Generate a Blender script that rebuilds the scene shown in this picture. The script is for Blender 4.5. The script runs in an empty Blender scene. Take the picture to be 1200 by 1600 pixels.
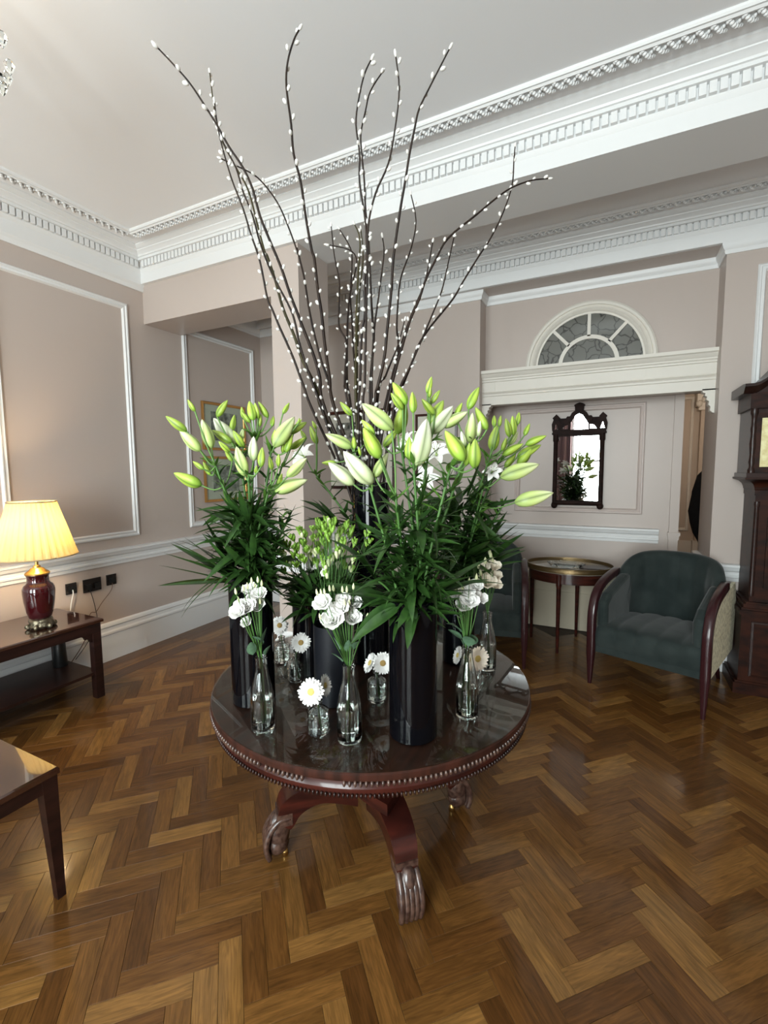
import bpy, math, random
from mathutils import Vector, Matrix, Quaternion
from math import sin, cos, pi, sqrt, radians, atan2
S = bpy.context.scene
COL = S.collection
random.seed(7)
# ---------------------------------------------------------------- camera
H = 1.55
FPX = 722.09
CR = Vector((0.8946, 0.4467, -0.0076)).normalized()
CF = Vector((-0.4455, 0.8906, -0.0910)).normalized()
CU = CR.cross(CF).normalized()
CAM = Vector((0, 0, H))
cd = bpy.data.cameras.new('camera'); cam = bpy.data.objects.new('camera', cd); COL.objects.link(cam)
cd.sensor_fit = 'VERTICAL'; cd.sensor_height = 32.0; cd.sensor_width = 24.0
cd.lens = FPX / 1600 * 32.0
cd.clip_start = 0.02; cd.clip_end = 100
cam.matrix_world = Matrix(((CR.x, CU.x, -CF.x, 0), (CR.y, CU.y, -CF.y, 0), (CR.z, CU.z, -CF.z, H), (0, 0, 0, 1)))
S.camera = cam
# ---------------------------------------------------------------- view, world, lights
S.view_settings.view_transform = 'Standard'
S.view_settings.look = 'None'
S.view_settings.gamma = 1.0
S.view_settings.use_curve_mapping = False
S.view_settings.exposure = 0.28
S.cycles.caustics_refractive = False
S.cycles.caustics_reflective = False
W = bpy.data.worlds.new('world'); S.world = W; W.use_nodes = True
bg = W.node_tree.nodes['Background']
bg.inputs['Color'].default_value = (0.80, 0.90, 1.0, 1); bg.inputs['Strength'].default_value = 2.6

def area(name, loc, rot, sx, sy, power, color):
    l = bpy.data.lights.new(name, 'AREA'); l.shape = 'RECTANGLE'; l.size = sx; l.size_y = sy
    l.energy = power; l.color = color
    o = bpy.data.objects.new(name, l); COL.objects.link(o); o.location = loc; o.rotation_euler = rot
    return o
def point(name, loc, power, color, rad=0.03):
    l = bpy.data.lights.new(name, 'POINT'); l.energy = power; l.color = color; l.shadow_soft_size = rad
    o = bpy.data.objects.new(name, l); COL.objects.link(o); o.location = loc
    return o
# daylight entering by the tall window behind the camera, and by a second one further left
area('window_daylight', (-0.25, -3.02, 1.75), (radians(90), 0, 0), 1.5, 2.5, 310, (0.96, 0.965, 1.0))
area('window_daylight', (-2.4, -3.02, 1.75), (radians(90), 0, 0), 1.4, 2.5, 110, (0.96, 0.965, 1.0))
point('hall_fill_light', (1.25, 7.6, 2.55), 20, (1.0, 0.84, 0.68), 0.1)  # unseen warm fill added to light the hall; no lamp stands there

# ---------------------------------------------------------------- pixel helpers (points in the photograph -> points in the room)
def ray(px, py):
    return CF + CR * ((px - 600) / FPX) - CU * ((py - 800) / FPX)
def on_z(px, py, z):
    d = ray(px, py); return CAM + d * ((z - H) / d.z)
def on_x(px, py, x):
    d = ray(px, py); return CAM + d * (x / d.x)
def on_y(px, py, y):
    d = ray(px, py); return CAM + d * (y / d.y)
def near(px, py, cx, cy, off=0.0):
    "point seen at (px, py) in the upright plane through (cx, cy), off metres further away"
    d = ray(px, py); n = Vector((cx, cy, 0)); L = n.length; n.normalize()
    return CAM + d * ((L + off) / d.dot(n))

# ---------------------------------------------------------------- materials
def mat(name, base=(0.8, 0.8, 0.8), rough=0.5, metal=0.0, coat=0.0, coat_r=0.1, trans=0.0, ior=1.45, spec=0.5,
        noise=None, bump=None, emis=None, sub=0.0, tint2=None, nscale=8, nstretch=None, sheen=0.0):
    m = bpy.data.materials.new(name); m.use_nodes = True
    nt = m.node_tree; b = nt.nodes['Principled BSDF']
    b.inputs['Base Color'].default_value = (*base, 1)
    b.inputs['Roughness'].default_value = rough; b.inputs['Metallic'].default_value = metal
    b.inputs['Coat Weight'].default_value = coat; b.inputs['Coat Roughness'].default_value = coat_r
    b.inputs['Transmission Weight'].default_value = trans; b.inputs['IOR'].default_value = ior
    b.inputs['Specular IOR Level'].default_value = spec
    if sheen:
        b.inputs['Sheen Weight'].default_value = sheen; b.inputs['Sheen Roughness'].default_value = 0.4
    if sub:
        b.inputs['Subsurface Weight'].default_value = sub; b.inputs['Subsurface Radius'].default_value = (0.01, 0.01, 0.005)
    if emis:
        b.inputs['Emission Color'].default_value = (*emis[0], 1); b.inputs['Emission Strength'].default_value = emis[1]
    if tint2 or bump:
        tc = nt.nodes.new('ShaderNodeTexCoord'); mp = nt.nodes.new('ShaderNodeMapping')
        nt.links.new(tc.outputs['Object'], mp.inputs['Vector'])
        if nstretch: mp.inputs['Scale'].default_value = nstretch
        nz = nt.nodes.new('ShaderNodeTexNoise'); nz.inputs['Scale'].default_value = nscale
        nz.inputs['Detail'].default_value = 5
        nt.links.new(mp.outputs['Vector'], nz.inputs['Vector'])
        if tint2:
            cr = nt.nodes.new('ShaderNodeValToRGB')
            cr.color_ramp.elements[0].color = (*base, 1); cr.color_ramp.elements[0].position = 0.35
            cr.color_ramp.elements[1].color = (*tint2, 1); cr.color_ramp.elements[1].position = 0.65
            nt.links.new(nz.outputs['Fac'], cr.inputs['Fac']); nt.links.new(cr.outputs['Color'], b.inputs['Base Color'])
        if bump:
            bp = nt.nodes.new('ShaderNodeBump'); bp.inputs['Strength'].default_value = bump[0]; bp.inputs['Distance'].default_value = bump[1]
            nt.links.new(nz.outputs['Fac'], bp.inputs['Height']); nt.links.new(bp.outputs['Normal'], b.inputs['Normal'])
    return m

M = {}
M['pink'] = mat('dusty_pink_wall_paint', (0.485, 0.415, 0.375), 0.38, bump=(0.05, 0.002), nscale=60)
M['white'] = mat('white_gloss_trim_paint', (0.73, 0.735, 0.735), 0.38, bump=(0.04, 0.002), nscale=40)
M['cream'] = mat('cream_trim_paint', (0.70, 0.665, 0.60), 0.4)
M['dado'] = mat('aged_cream_paint', (0.50, 0.44, 0.33), 0.5)
M['ceiling'] = mat('ceiling_paint', (0.86, 0.87, 0.885), 0.8)
M['pinklt'] = mat('pale_pink_paint', (0.57, 0.49, 0.455), 0.42)
M['ebony'] = mat('near_black_carved_wood', (0.012, 0.006, 0.005), 0.6, spec=0.12, tint2=(0.022, 0.010, 0.008), nscale=20)
M['tan'] = mat('tan_hall_paint', (0.50, 0.42, 0.34), 0.5)
M['mahog'] = mat('mahogany', (0.020, 0.005, 0.004), 0.32, coat=0.25, coat_r=0.08, spec=0.3, tint2=(0.055, 0.011, 0.007), nscale=6, nstretch=(1, 1, 6))
M['mahog_top'] = mat('mahogany_top', (0.026, 0.009, 0.006), 0.12, coat=0.8, coat_r=0.03, spec=0.4, tint2=(0.050, 0.017, 0.010), nscale=5, nstretch=(8, 1, 1))
M['mahog_top'].node_tree.nodes['Principled BSDF'].inputs['Coat IOR'].default_value = 1.95
M['table_top'] = mat('dark_mahogany_veneer', (0.022, 0.008, 0.005), 0.6, spec=0.2, tint2=(0.050, 0.015, 0.009), nscale=5, nstretch=(8, 1, 1))
M['mahog_worn'] = mat('worn_mahogany_carving', (0.030, 0.013, 0.010), 0.33, coat=0.35, tint2=(0.10, 0.055, 0.040), nscale=60)
M['mahog_dark'] = mat('dark_mahogany', (0.014, 0.006, 0.005), 0.35, coat=0.15, coat_r=0.1, spec=0.3, tint2=(0.030, 0.011, 0.008), nscale=6, nstretch=(1, 1, 6))
M['walnut'] = mat('clock_walnut', (0.011, 0.004, 0.003), 0.42, coat=0.06, coat_r=0.12, spec=0.2, tint2=(0.036, 0.010, 0.005), nscale=5, nstretch=(2, 2, 5))
M['chairwood'] = mat('chair_mahogany', (0.030, 0.007, 0.009), 0.28, coat=0.3, coat_r=0.1, spec=0.35)
M['velvet'] = mat('dark_green_velvet', (0.019, 0.027, 0.026), 0.8, sheen=0.22, spec=0.15, tint2=(0.034, 0.044, 0.042), nscale=6)
M['brocade'] = mat('cream_patterned_fabric', (0.85, 0.82, 0.62), 0.7, tint2=(0.50, 0.48, 0.34), nscale=45)
M['black_gl'] = mat('black_glass', (0.002, 0.002, 0.003), 0.06, spec=0.25)
M['black_mt'] = mat('black_satin_ceramic', (0.006, 0.007, 0.010), 0.42, spec=0.3)
M['black_pl'] = mat('black_plastic', (0.008, 0.008, 0.008), 0.35)
M['gold'] = mat('gilt_frame', (0.55, 0.30, 0.10), 0.3, metal=0.85)
M['brass'] = mat('brass', (0.62, 0.40, 0.14), 0.3, metal=1.0)
M['oldbrass'] = mat('old_brass', (0.20, 0.14, 0.07), 0.35, metal=0.9)
M['dial'] = mat('brass_dial', (0.62, 0.54, 0.26), 0.5, metal=0.2, tint2=(0.78, 0.74, 0.44), nscale=30)
M['bronze'] = mat('old_bronze', (0.11, 0.09, 0.06), 0.35, metal=0.8, tint2=(0.30, 0.26, 0.18), nscale=50, bump=(0.6, 0.01))
M['oxblood'] = mat('oxblood_glaze', (0.045, 0.004, 0.006), 0.08, coat=0.8, coat_r=0.03)
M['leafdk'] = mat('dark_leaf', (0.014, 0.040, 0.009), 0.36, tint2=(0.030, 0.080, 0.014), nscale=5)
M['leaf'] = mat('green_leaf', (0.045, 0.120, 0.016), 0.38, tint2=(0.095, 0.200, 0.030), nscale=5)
M['leafblue'] = mat('blue_green_leaf', (0.075, 0.150, 0.085), 0.5, tint2=(0.11, 0.20, 0.12), nscale=5)
M['stem'] = mat('green_stem', (0.06, 0.15, 0.03), 0.5)
M['stemlt'] = mat('pale_green_stem', (0.12, 0.24, 0.06), 0.5)
M['twig'] = mat('dark_willow_bark', (0.010, 0.005, 0.004), 0.5, spec=0.3, tint2=(0.024, 0.013, 0.008), nscale=20)
M['twig_ol'] = mat('olive_willow_bark', (0.028, 0.024, 0.008), 0.5, spec=0.3, tint2=(0.055, 0.045, 0.016), nscale=20)
M['catkin'] = mat('silver_catkin_down', (0.74, 0.72, 0.68), 0.9, sheen=0.5)
M['petalw'] = mat('white_petal', (0.90, 0.89, 0.86), 0.8, spec=0.15)
M['petalc'] = mat('cream_petal', (0.95, 0.87, 0.74), 0.8, spec=0.15)
M['petalg'] = mat('greenish_white_petal', (0.72, 0.76, 0.45), 0.6)
M['gereye'] = mat('gerbera_eye', (0.75, 0.62, 0.22), 0.8, tint2=(0.50, 0.36, 0.10), nscale=60)
M['gereyed'] = mat('brown_gerbera_eye', (0.35, 0.22, 0.08), 0.8, tint2=(0.55, 0.38, 0.12), nscale=60)
M['anther'] = mat('rust_anther', (0.16, 0.05, 0.02), 0.8)
M['socket'] = mat('black_socket_plate', (0.015, 0.011, 0.010), 0.25)
M['whitepl'] = mat('white_plastic', (0.8, 0.8, 0.8), 0.4)
M['cablebr'] = mat('brown_cable', (0.10, 0.05, 0.03), 0.5)
M['silver'] = mat('silver', (0.75, 0.76, 0.78), 0.18, metal=1.0)
M['mirror'] = mat('mirror_silvering', (0.92, 0.94, 0.95), 0.01, metal=1.0)
M['marble'] = mat('grey_polished_stone', (0.55, 0.52, 0.45), 0.12, coat=0.4, coat_r=0.03, tint2=(0.40, 0.38, 0.33), nscale=9)
M['mount'] = mat('cream_picture_mount', (0.62, 0.60, 0.52), 0.7)
M['print'] = mat('engraving_print', (0.42, 0.42, 0.38), 0.7, tint2=(0.05, 0.06, 0.05), nscale=16)
M['cloth'] = mat('black_cloth', (0.006, 0.006, 0.007), 0.9)
M['curtain'] = mat('pink_striped_curtain', (0.42, 0.26, 0.24), 0.8, tint2=(0.10, 0.05, 0.06), nscale=3, nstretch=(14, 1, 0.01))

def bud_mat(name, c0, c1, mid):
    m = bpy.data.materials.new(name); m.use_nodes = True; nt = m.node_tree; b = nt.nodes['Principled BSDF']
    b.inputs['Roughness'].default_value = 0.45; b.inputs['Subsurface Weight'].default_value = 0.15
    b.inputs['Subsurface Radius'].default_value = (0.01, 0.01, 0.004)
    at = nt.nodes.new('ShaderNodeUVMap'); sp = nt.nodes.new('ShaderNodeSeparateXYZ')
    nt.links.new(at.outputs['UV'], sp.inputs['Vector'])
    cr = nt.nodes.new('ShaderNodeValToRGB'); e = cr.color_ramp.elements
    e[0].color = (*c0, 1); e[0].position = 0.0; e[1].color = (*c1, 1); e[1].position = 1.0
    k = e.new(0.45); k.color = (*mid, 1)
    nt.links.new(sp.outputs['Y'], cr.inputs['Fac'])
    # ridge tint from U (0 at a rib, 1 between ribs)
    mx = nt.nodes.new('ShaderNodeMix'); mx.data_type = 'RGBA'
    oi = nt.nodes.new('ShaderNodeObjectInfo'); hs = nt.nodes.new('ShaderNodeHueSaturation')
    mr = nt.nodes.new('ShaderNodeMapRange'); mr.inputs['To Min'].default_value = 0.8; mr.inputs['To Max'].default_value = 1.15
    nt.links.new(oi.outputs['Random'], mr.inputs['Value']); nt.links.new(mr.outputs['Result'], hs.inputs['Value'])
    pw = nt.nodes.new('ShaderNodeMath'); pw.operation = 'POWER'; pw.inputs[1].default_value = 5
    nt.links.new(sp.outputs['X'], pw.inputs[0])
    nt.links.new(pw.outputs[0], mx.inputs['Factor']); nt.links.new(cr.outputs['Color'], mx.inputs['A'])
    mx.inputs['B'].default_value = (*[v * 0.45 for v in c0], 1)
    nt.links.new(mx.outputs['Result'], hs.inputs['Color']); nt.links.new(hs.outputs['Color'], b.inputs['Base Color'])
    return m
M['bud_g'] = bud_mat('lime_bud', (0.22, 0.40, 0.05), (0.42, 0.56, 0.10), (0.40, 0.55, 0.07))
M['bud_p'] = bud_mat('pale_bud', (0.38, 0.52, 0.16), (0.76, 0.80, 0.50), (0.56, 0.68, 0.24))
M['bud_w'] = bud_mat('white_bud', (0.48, 0.58, 0.28), (0.86, 0.85, 0.74), (0.70, 0.76, 0.50))

def glass(name, col=(0.97, 1, 0.985), ior=1.45, rough=0.0):
    return mat(name, col, rough, trans=1.0, ior=ior)
M['glass'] = glass('clear_glass')
M['water'] = glass('water', (0.93, 0.97, 0.93), 1.33)
M['cutglass'] = glass('cut_glass', (0.93, 0.97, 0.96), 1.5)
def sheet_glass(name, tint=(0.93, 0.97, 0.95), mixr=None):
    m = bpy.data.materials.new(name); m.use_nodes = True; nt = m.node_tree
    for n in list(nt.nodes):
        if n.type != 'OUTPUT_MATERIAL': nt.nodes.remove(n)
    out = nt.nodes[0]; tr = nt.nodes.new('ShaderNodeBsdfTransparent'); tr.inputs['Color'].default_value = (*tint, 1)
    gl = nt.nodes.new('ShaderNodeBsdfGlossy'); gl.inputs['Roughness'].default_value = 0.0
    fr = nt.nodes.new('ShaderNodeFresnel'); ge = nt.nodes.new('ShaderNodeNewGeometry')
    io = nt.nodes.new('ShaderNodeMapRange'); io.inputs['To Min'].default_value = 1.5; io.inputs['To Max'].default_value = 1 / 1.5
    nt.links.new(ge.outputs['Backfacing'], io.inputs['Value']); nt.links.new(io.outputs['Result'], fr.inputs['IOR'])
    mx = nt.nodes.new('ShaderNodeMixShader'); nt.links.new(fr.outputs[0], mx.inputs[0])
    nt.links.new(tr.outputs[0], mx.inputs[1]); nt.links.new(gl.outputs[0], mx.inputs[2]); nt.links.new(mx.outputs[0], out.inputs[0])
    return m
M['sheet'] = sheet_glass('sheet_glass')
# lamp shade: pleated translucent silk
m = bpy.data.materials.new('pleated_silk'); m.use_nodes = True; nt = m.node_tree
b = nt.nodes['Principled BSDF']; b.inputs['Base Color'].default_value = (0.62, 0.56, 0.38, 1); b.inputs['Roughness'].default_value = 0.8
tl = nt.nodes.new('ShaderNodeBsdfTranslucent'); tl.inputs['Color'].default_value = (0.40, 0.31, 0.12, 1)
mx = nt.nodes.new('ShaderNodeMixShader'); mx.inputs[0].default_value = 0.5
nt.links.new(b.outputs[0], mx.inputs[1]); nt.links.new(tl.outputs[0], mx.inputs[2]); nt.links.new(mx.outputs[0], nt.nodes['Material Output'].inputs[0])
M['shade'] = m
M['bulb'] = mat('lit_bulb', (1, 0.9, 0.7), 0.5, emis=((1.0, 0.72, 0.38), 12))
# fanlight glass: leaded, marbled grey
m = mat('leaded_obscure_glass', (0.06, 0.06, 0.055), 0.18, coat=0.4); nt = m.node_tree; b = nt.nodes['Principled BSDF']
tc = nt.nodes.new('ShaderNodeTexCoord'); vo = nt.nodes.new('ShaderNodeTexVoronoi'); vo.feature = 'DISTANCE_TO_EDGE'; vo.inputs['Scale'].default_value = 11
nz = nt.nodes.new('ShaderNodeTexNoise'); nz.inputs['Scale'].default_value = 9
mp = nt.nodes.new('ShaderNodeMix'); mp.data_type = 'VECTOR'; mp.inputs['Factor'].default_value = 0.10
nt.links.new(tc.outputs['Object'], nz.inputs['Vector']); nt.links.new(tc.outputs['Object'], mp.inputs['A']); nt.links.new(nz.outputs['Color'], mp.inputs['B'])
nt.links.new(mp.outputs['Result'], vo.inputs['Vector'])
cr = nt.nodes.new('ShaderNodeValToRGB'); cr.color_ramp.elements[0].color = (0.03, 0.028, 0.025, 1); cr.color_ramp.elements[0].position = 0.02
cr.color_ramp.elements[1].color = (0.13, 0.13, 0.115, 1); cr.color_ramp.elements[1].position = 0.05
nt.links.new(vo.outputs['Distance'], cr.inputs['Fac']); nt.links.new(cr.outputs['Color'], b.inputs['Base Color'])
M['leaded'] = m
# oak parquet blocks
def parquet(name):
    m = bpy.data.materials.new(name); m.use_nodes = True; nt = m.node_tree; b = nt.nodes['Principled BSDF']
    N = nt.nodes.new; Lk = nt.links.new
    uv = N('ShaderNodeUVMap'); oi = N('ShaderNodeObjectInfo'); ge = N('ShaderNodeNewGeometry')
    ad = N('ShaderNodeMath'); ad.operation = 'ADD'; Lk(oi.outputs['Random'], ad.inputs[0]); Lk(ge.outputs['Random Per Island'], ad.inputs[1])
    fr = N('ShaderNodeMath'); fr.operation = 'FRACT'; Lk(ad.outputs[0], fr.inputs[0])
    cr = N('ShaderNodeValToRGB'); e = cr.color_ramp.elements; cr.color_ramp.interpolation = 'LINEAR'
    e[0].position = 0; e[0].color = (0.110, 0.044, 0.011, 1); e[1].position = 1; e[1].color = (0.300, 0.150, 0.042, 1)
    for p, c in ((0.3, (0.140, 0.057, 0.014)), (0.55, (0.170, 0.073, 0.018)), (0.8, (0.215, 0.098, 0.025))):
        k = e.new(p); k.color = (*c, 1)
    Lk(fr.outputs[0], cr.inputs['Fac'])
    # grain coordinates, shifted per block
    mu = N('ShaderNodeMath'); mu.operation = 'MULTIPLY'; mu.inputs[1].default_value = 37.0; Lk(fr.outputs[0], mu.inputs[0])
    cb = N('ShaderNodeCombineXYZ'); Lk(mu.outputs[0], cb.inputs['Z']); Lk(mu.outputs[0], cb.inputs['X'])
    va = N('ShaderNodeVectorMath'); va.operation = 'ADD'; Lk(uv.outputs['UV'], va.inputs[0]); Lk(cb.outputs[0], va.inputs[1])
    mp = N('ShaderNodeMapping'); mp.inputs['Scale'].default_value = (5, 55, 1); Lk(va.outputs[0], mp.inputs['Vector'])
    n1 = N('ShaderNodeTexNoise'); n1.inputs['Scale'].default_value = 1.6; n1.inputs['Detail'].default_value = 8; n1.inputs['Distortion'].default_value = 1.6
    Lk(mp.outputs[0], n1.inputs['Vector'])
    mp2 = N('ShaderNodeMapping'); mp2.inputs['Scale'].default_value = (3, 16, 1); Lk(va.outputs[0], mp2.inputs['Vector'])
    n2 = N('ShaderNodeTexWave'); n2.wave_type = 'RINGS'; n2.rings_direction = 'X'; n2.inputs['Scale'].default_value = 1.4; n2.inputs['Distortion'].default_value = 7; n2.inputs['Detail'].default_value = 2
    Lk(mp2.outputs[0], n2.inputs['Vector'])
    mr = N('ShaderNodeMapRange'); mr.inputs['From Min'].default_value = 0.3; mr.inputs['From Max'].default_value = 0.7
    mr.inputs['To Min'].default_value = 0.52; mr.inputs['To Max'].default_value = 1.02; Lk(n1.outputs['Fac'], mr.inputs['Value'])
    mr2 = N('ShaderNodeMapRange'); mr2.inputs['To Min'].default_value = 0.84; mr2.inputs['To Max'].default_value = 1.08; Lk(n2.outputs['Fac'], mr2.inputs['Value'])
    mm = N('ShaderNodeMath'); mm.operation = 'MULTIPLY'; Lk(mr.outputs[0], mm.inputs[0]); Lk(mr2.outputs[0], mm.inputs[1])
    hs = N('ShaderNodeHueSaturation'); Lk(mm.outputs[0], hs.inputs['Value']); Lk(cr.outputs['Color'], hs.inputs['Color'])
    Lk(hs.outputs['Color'], b.inputs['Base Color'])
    b.inputs['Roughness'].default_value = 0.34; b.inputs['Coat Weight'].default_value = 0.5; b.inputs['Coat Roughness'].default_value = 0.10
    b.inputs['Specular IOR Level'].default_value = 0.15
    tc = N('ShaderNodeTexCoord')
    n3 = N('ShaderNodeTexNoise'); n3.inputs['Scale'].default_value = 9; n3.inputs['Detail'].default_value = 3; Lk(va.outputs[0], n3.inputs['Vector'])
    bp = N('ShaderNodeBump'); bp.inputs['Strength'].default_value = 0.25; bp.inputs['Distance'].default_value = 0.002; Lk(n3.outputs['Fac'], bp.inputs['Height'])
    bp2 = N('ShaderNodeBump'); bp2.inputs['Strength'].default_value = 0.12; bp2.inputs['Distance'].default_value = 0.001
    Lk(n1.outputs['Fac'], bp2.inputs['Height']); Lk(bp.outputs['Normal'], bp2.inputs['Normal'])
    Lk(bp2.outputs['Normal'], b.inputs['Normal']); Lk(bp.outputs['Normal'], b.inputs['Coat Normal'])
    return m
M['parquet'] = parquet('oak_parquet')
M['joint'] = mat('dark_floor_joint', (0.03, 0.014, 0.006), 0.6)

# ---------------------------------------------------------------- mesh builder
class MB:
    def __init__(s): s.v = []; s.f = []; s.uv = []; s.mi = []
    def add(s, vs, fs, uv=None, mi=0):
        n = len(s.v); s.v += [tuple(v) for v in vs]
        for k, f in enumerate(fs):
            s.f.append([i + n for i in f]); s.mi.append(mi)
            s.uv.append(uv[k] if uv else None)
        return s
    def box(s, x0, x1, y0, y1, z0, z1, rot=None, org=(0, 0, 0)):
        vs = [(x, y, z) for z in (z0, z1) for y in (y0, y1) for x in (x0, x1)]
        if rot is not None:
            R = Matrix.Rotation(rot, 3, 'Z'); vs = [R @ Vector(v) + Vector(org) for v in vs]
        return s.add(vs, [(0, 2, 3, 1), (4, 5, 7, 6), (0, 1, 5, 4), (2, 6, 7, 3), (0, 4, 6, 2), (1, 3, 7, 5)])
    def bbox(s, x0, x1, y0, y1, z0, z1, c=0.004):
        "box with chamfered top edges"
        lv = [(x0, x1, y0, y1, z0), (x0, x1, y0, y1, z1 - c), (x0 + c, x1 - c, y0 + c, y1 - c, z1)]
        vs = []
        for a, b_, c_, d, z in lv: vs += [(a, c_, z), (b_, c_, z), (b_, d, z), (a, d, z)]
        fs = [(3, 2, 1, 0), (8, 9, 10, 11)]
        for k in (0, 4):
            for i in range(4): j = (i + 1) % 4; fs.append((k + i, k + j, k + 4 + j, k + 4 + i))
        return s.add(vs, fs)
    def lathe(s, prof, n=32, c=(0, 0, 0), sx=1, sy=1, flute=None, caps=True):
        "prof: list of (r, z) from bottom to top"
        vs = []; fs = []
        for k, (r, z) in enumerate(prof):
            for i in range(n):
                a = 2 * pi * i / n; rr = r
                if flute: rr = r * (1 + flute(a, k, z))
                vs.append((c[0] + rr * cos(a) * sx, c[1] + rr * sin(a) * sy, c[2] + z))
        for k in range(len(prof) - 1):
            for i in range(n):
                j = (i + 1) % n; fs.append((k * n + i, k * n + j, (k + 1) * n + j, (k + 1) * n + i))
        if caps and prof[0][0] > 1e-6: fs.append(tuple(reversed(range(n))))
        if caps and prof[-1][0] > 1e-6: fs.append(tuple(range((len(prof) - 1) * n, len(prof) * n)))
        return s.add(vs, fs)
    def tube(s, pts, rad, n=8, flat=None):
        "round tube along points; rad number or list"
        pts = [Vector(p) for p in pts]; m = len(pts)
        if not isinstance(rad, (list, tuple)): rad = [rad] * m
        vs = []; fs = []; up = None
        for k, p in enumerate(pts):
            t = (pts[min(k + 1, m - 1)] - pts[max(k - 1, 0)]).normalized()
            if up is None:
                up = Vector((0, 0, 1)) if abs(t.z) < 0.9 else Vector((1, 0, 0))
            a = (up - t * up.dot(t)).normalized(); up = a; b_ = t.cross(a)
            for i in range(n):
                g = 2 * pi * i / n
                ra = rad[k] if flat is None else rad[k] * flat[0]; rb = rad[k] if flat is None else rad[k] * flat[1]
                vs.append(p + a * cos(g) * ra + b_ * sin(g) * rb)
        for k in range(m - 1):
            for i in range(n):
                j = (i + 1) % n; fs.append((k * n + i, k * n + j, (k + 1) * n + j, (k + 1) * n + i))
        fs.append(tuple(reversed(range(n)))); fs.append(tuple(range((m - 1) * n, m * n)))
        return s.add(vs, fs)
    def prism(s, poly, axis, a, b):
        "poly: 2-D outline extruded along axis between a and b. axis 'x': (y,z); 'y': (x,z); 'z': (x,y)"
        n = len(poly)
        def P(u, v, w): return {'x': (w, u, v), 'y': (u, w, v), 'z': (u, v, w)}[axis]
        vs = [P(u, v, a) for u, v in poly] + [P(u, v, b) for u, v in poly]
        fs = [tuple(reversed(range(n))), tuple(range(n, 2 * n))] + [(i, (i + 1) % n, n + (i + 1) % n, n + i) for i in range(n)]
        return s.add(vs, fs)
    def sweep(s, path, prof, side=1, closed=False):
        "moulding: profile of (d, z) swept along an XY path; d is measured to the left (side=1) of the direction of travel"
        P = [Vector((p[0], p[1])) for p in path]; m = len(P); n = len(prof)
        vs = []; fs = []
        for k in range(m):
            a = P[k] - P[k - 1] if (k > 0 or closed) else P[k + 1] - P[k]
            b_ = P[(k + 1) % m] - P[k] if (k < m - 1 or closed) else P[k] - P[k - 1]
            a.normalize(); b_.normalize()
            na = Vector((-a.y, a.x)) * side; nb = Vector((-b_.y, b_.x)) * side
            mv = (na + nb); mv = mv / max(mv.dot(na), 0.2)
            for d, z in prof: vs.append((P[k].x + mv.x * d, P[k].y + mv.y * d, z))
        for k in range(m if closed else m - 1):
            q = (k + 1) % m
            for i in range(n - 1):
                f = (k * n + i, q * n + i, q * n + i + 1, k * n + i + 1)
                fs.append(f if side == -1 else tuple(reversed(f)))
        if not closed:
            fs.append(tuple(range(n))); fs.append(tuple(range((m - 1) * n, m * n)))
        return s.add(vs, fs)
    def sweep_plane(s, path, prof, org, ux, uz, nrm, closed=True):
        "frame moulding in a wall plane: path in (u, w) plane coords, profile (inward, proud)"
        P = [Vector(p) for p in path]; m = len(P); n = len(prof); vs = []; fs = []
        org, ux, uz, nrm = Vector(org), Vector(ux), Vector(uz), Vector(nrm)
        for k in range(m):
            a = (P[k] - P[k - 1]) if (k > 0 or closed) else (P[k + 1] - P[k])
            b_ = (P[(k + 1) % m] - P[k]) if (k < m - 1 or closed) else (P[k] - P[k - 1])
            a.normalize(); b_.normalize()
            na = Vector((-a.y, a.x)); nb = Vector((-b_.y, b_.x)); mv = na + nb; mv = mv / max(mv.dot(na), 0.2)
            for d, h in prof: vs.append(org + ux * (P[k].x + mv.x * d) + uz * (P[k].y + mv.y * d) + nrm * h)
        for k in range(m if closed else m - 1):
            q = (k + 1) % m
            for i in range(n - 1): fs.append((k * n + i, q * n + i, q * n + i + 1, k * n + i + 1))
        if not closed: fs.append(tuple(range(n))); fs.append(tuple(range((m - 1) * n, m * n)))
        return s.add(vs, fs)
    def blob(s, c, r, n=10, k=6, M3=None):
        vs = []; fs = []
        for j in range(k + 1):
            t = -pi / 2 + pi * j / k
            for i in range(n):
                a = 2 * pi * i / n
                v = Vector((r[0] * cos(t) * cos(a), r[1] * cos(t) * sin(a), r[2] * sin(t)))
                if M3 is not None: v = M3 @ v
                vs.append(v + Vector(c))
        for j in range(k):
            for i in range(n):
                q = (i + 1) % n; fs.append((j * n + i, j * n + q, (j + 1) * n + q, (j + 1) * n + i))
        return s.add(vs, fs)
    def mesh(s, name, mats, smooth=False, fix=True):
        me = bpy.data.meshes.new(name); me.from_pydata(s.v, [], s.f)
        if any(u is not None for u in s.uv):
            l = me.uv_layers.new(name='UVMap')
            for p, u in zip(me.polygons, s.uv):
                if u:
                    for li, c in zip(p.loop_indices, u): l.data[li].uv = c
        for m_ in (mats if isinstance(mats, (list, tuple)) else [mats]): me.materials.append(m_)
        if any(s.mi): me.polygons.foreach_set('material_index', s.mi)
        if fix:
            import bmesh
            bm = bmesh.new(); bm.from_mesh(me); bmesh.ops.remove_doubles(bm, verts=bm.verts, dist=1e-6)
            bmesh.ops.recalc_face_normals(bm, faces=bm.faces); bm.to_mesh(me); bm.free()
        if smooth:
            me.polygons.foreach_set('use_smooth', [True] * len(me.polygons))
            if smooth != True: me.set_sharp_from_angle(angle=radians(smooth))
        me.update(); return me
    def obj(s, name, mats, parent=None, smooth=False, loc=None, fix=True):
        return link(name, s.mesh(name, mats, smooth, fix), parent, loc)

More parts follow.
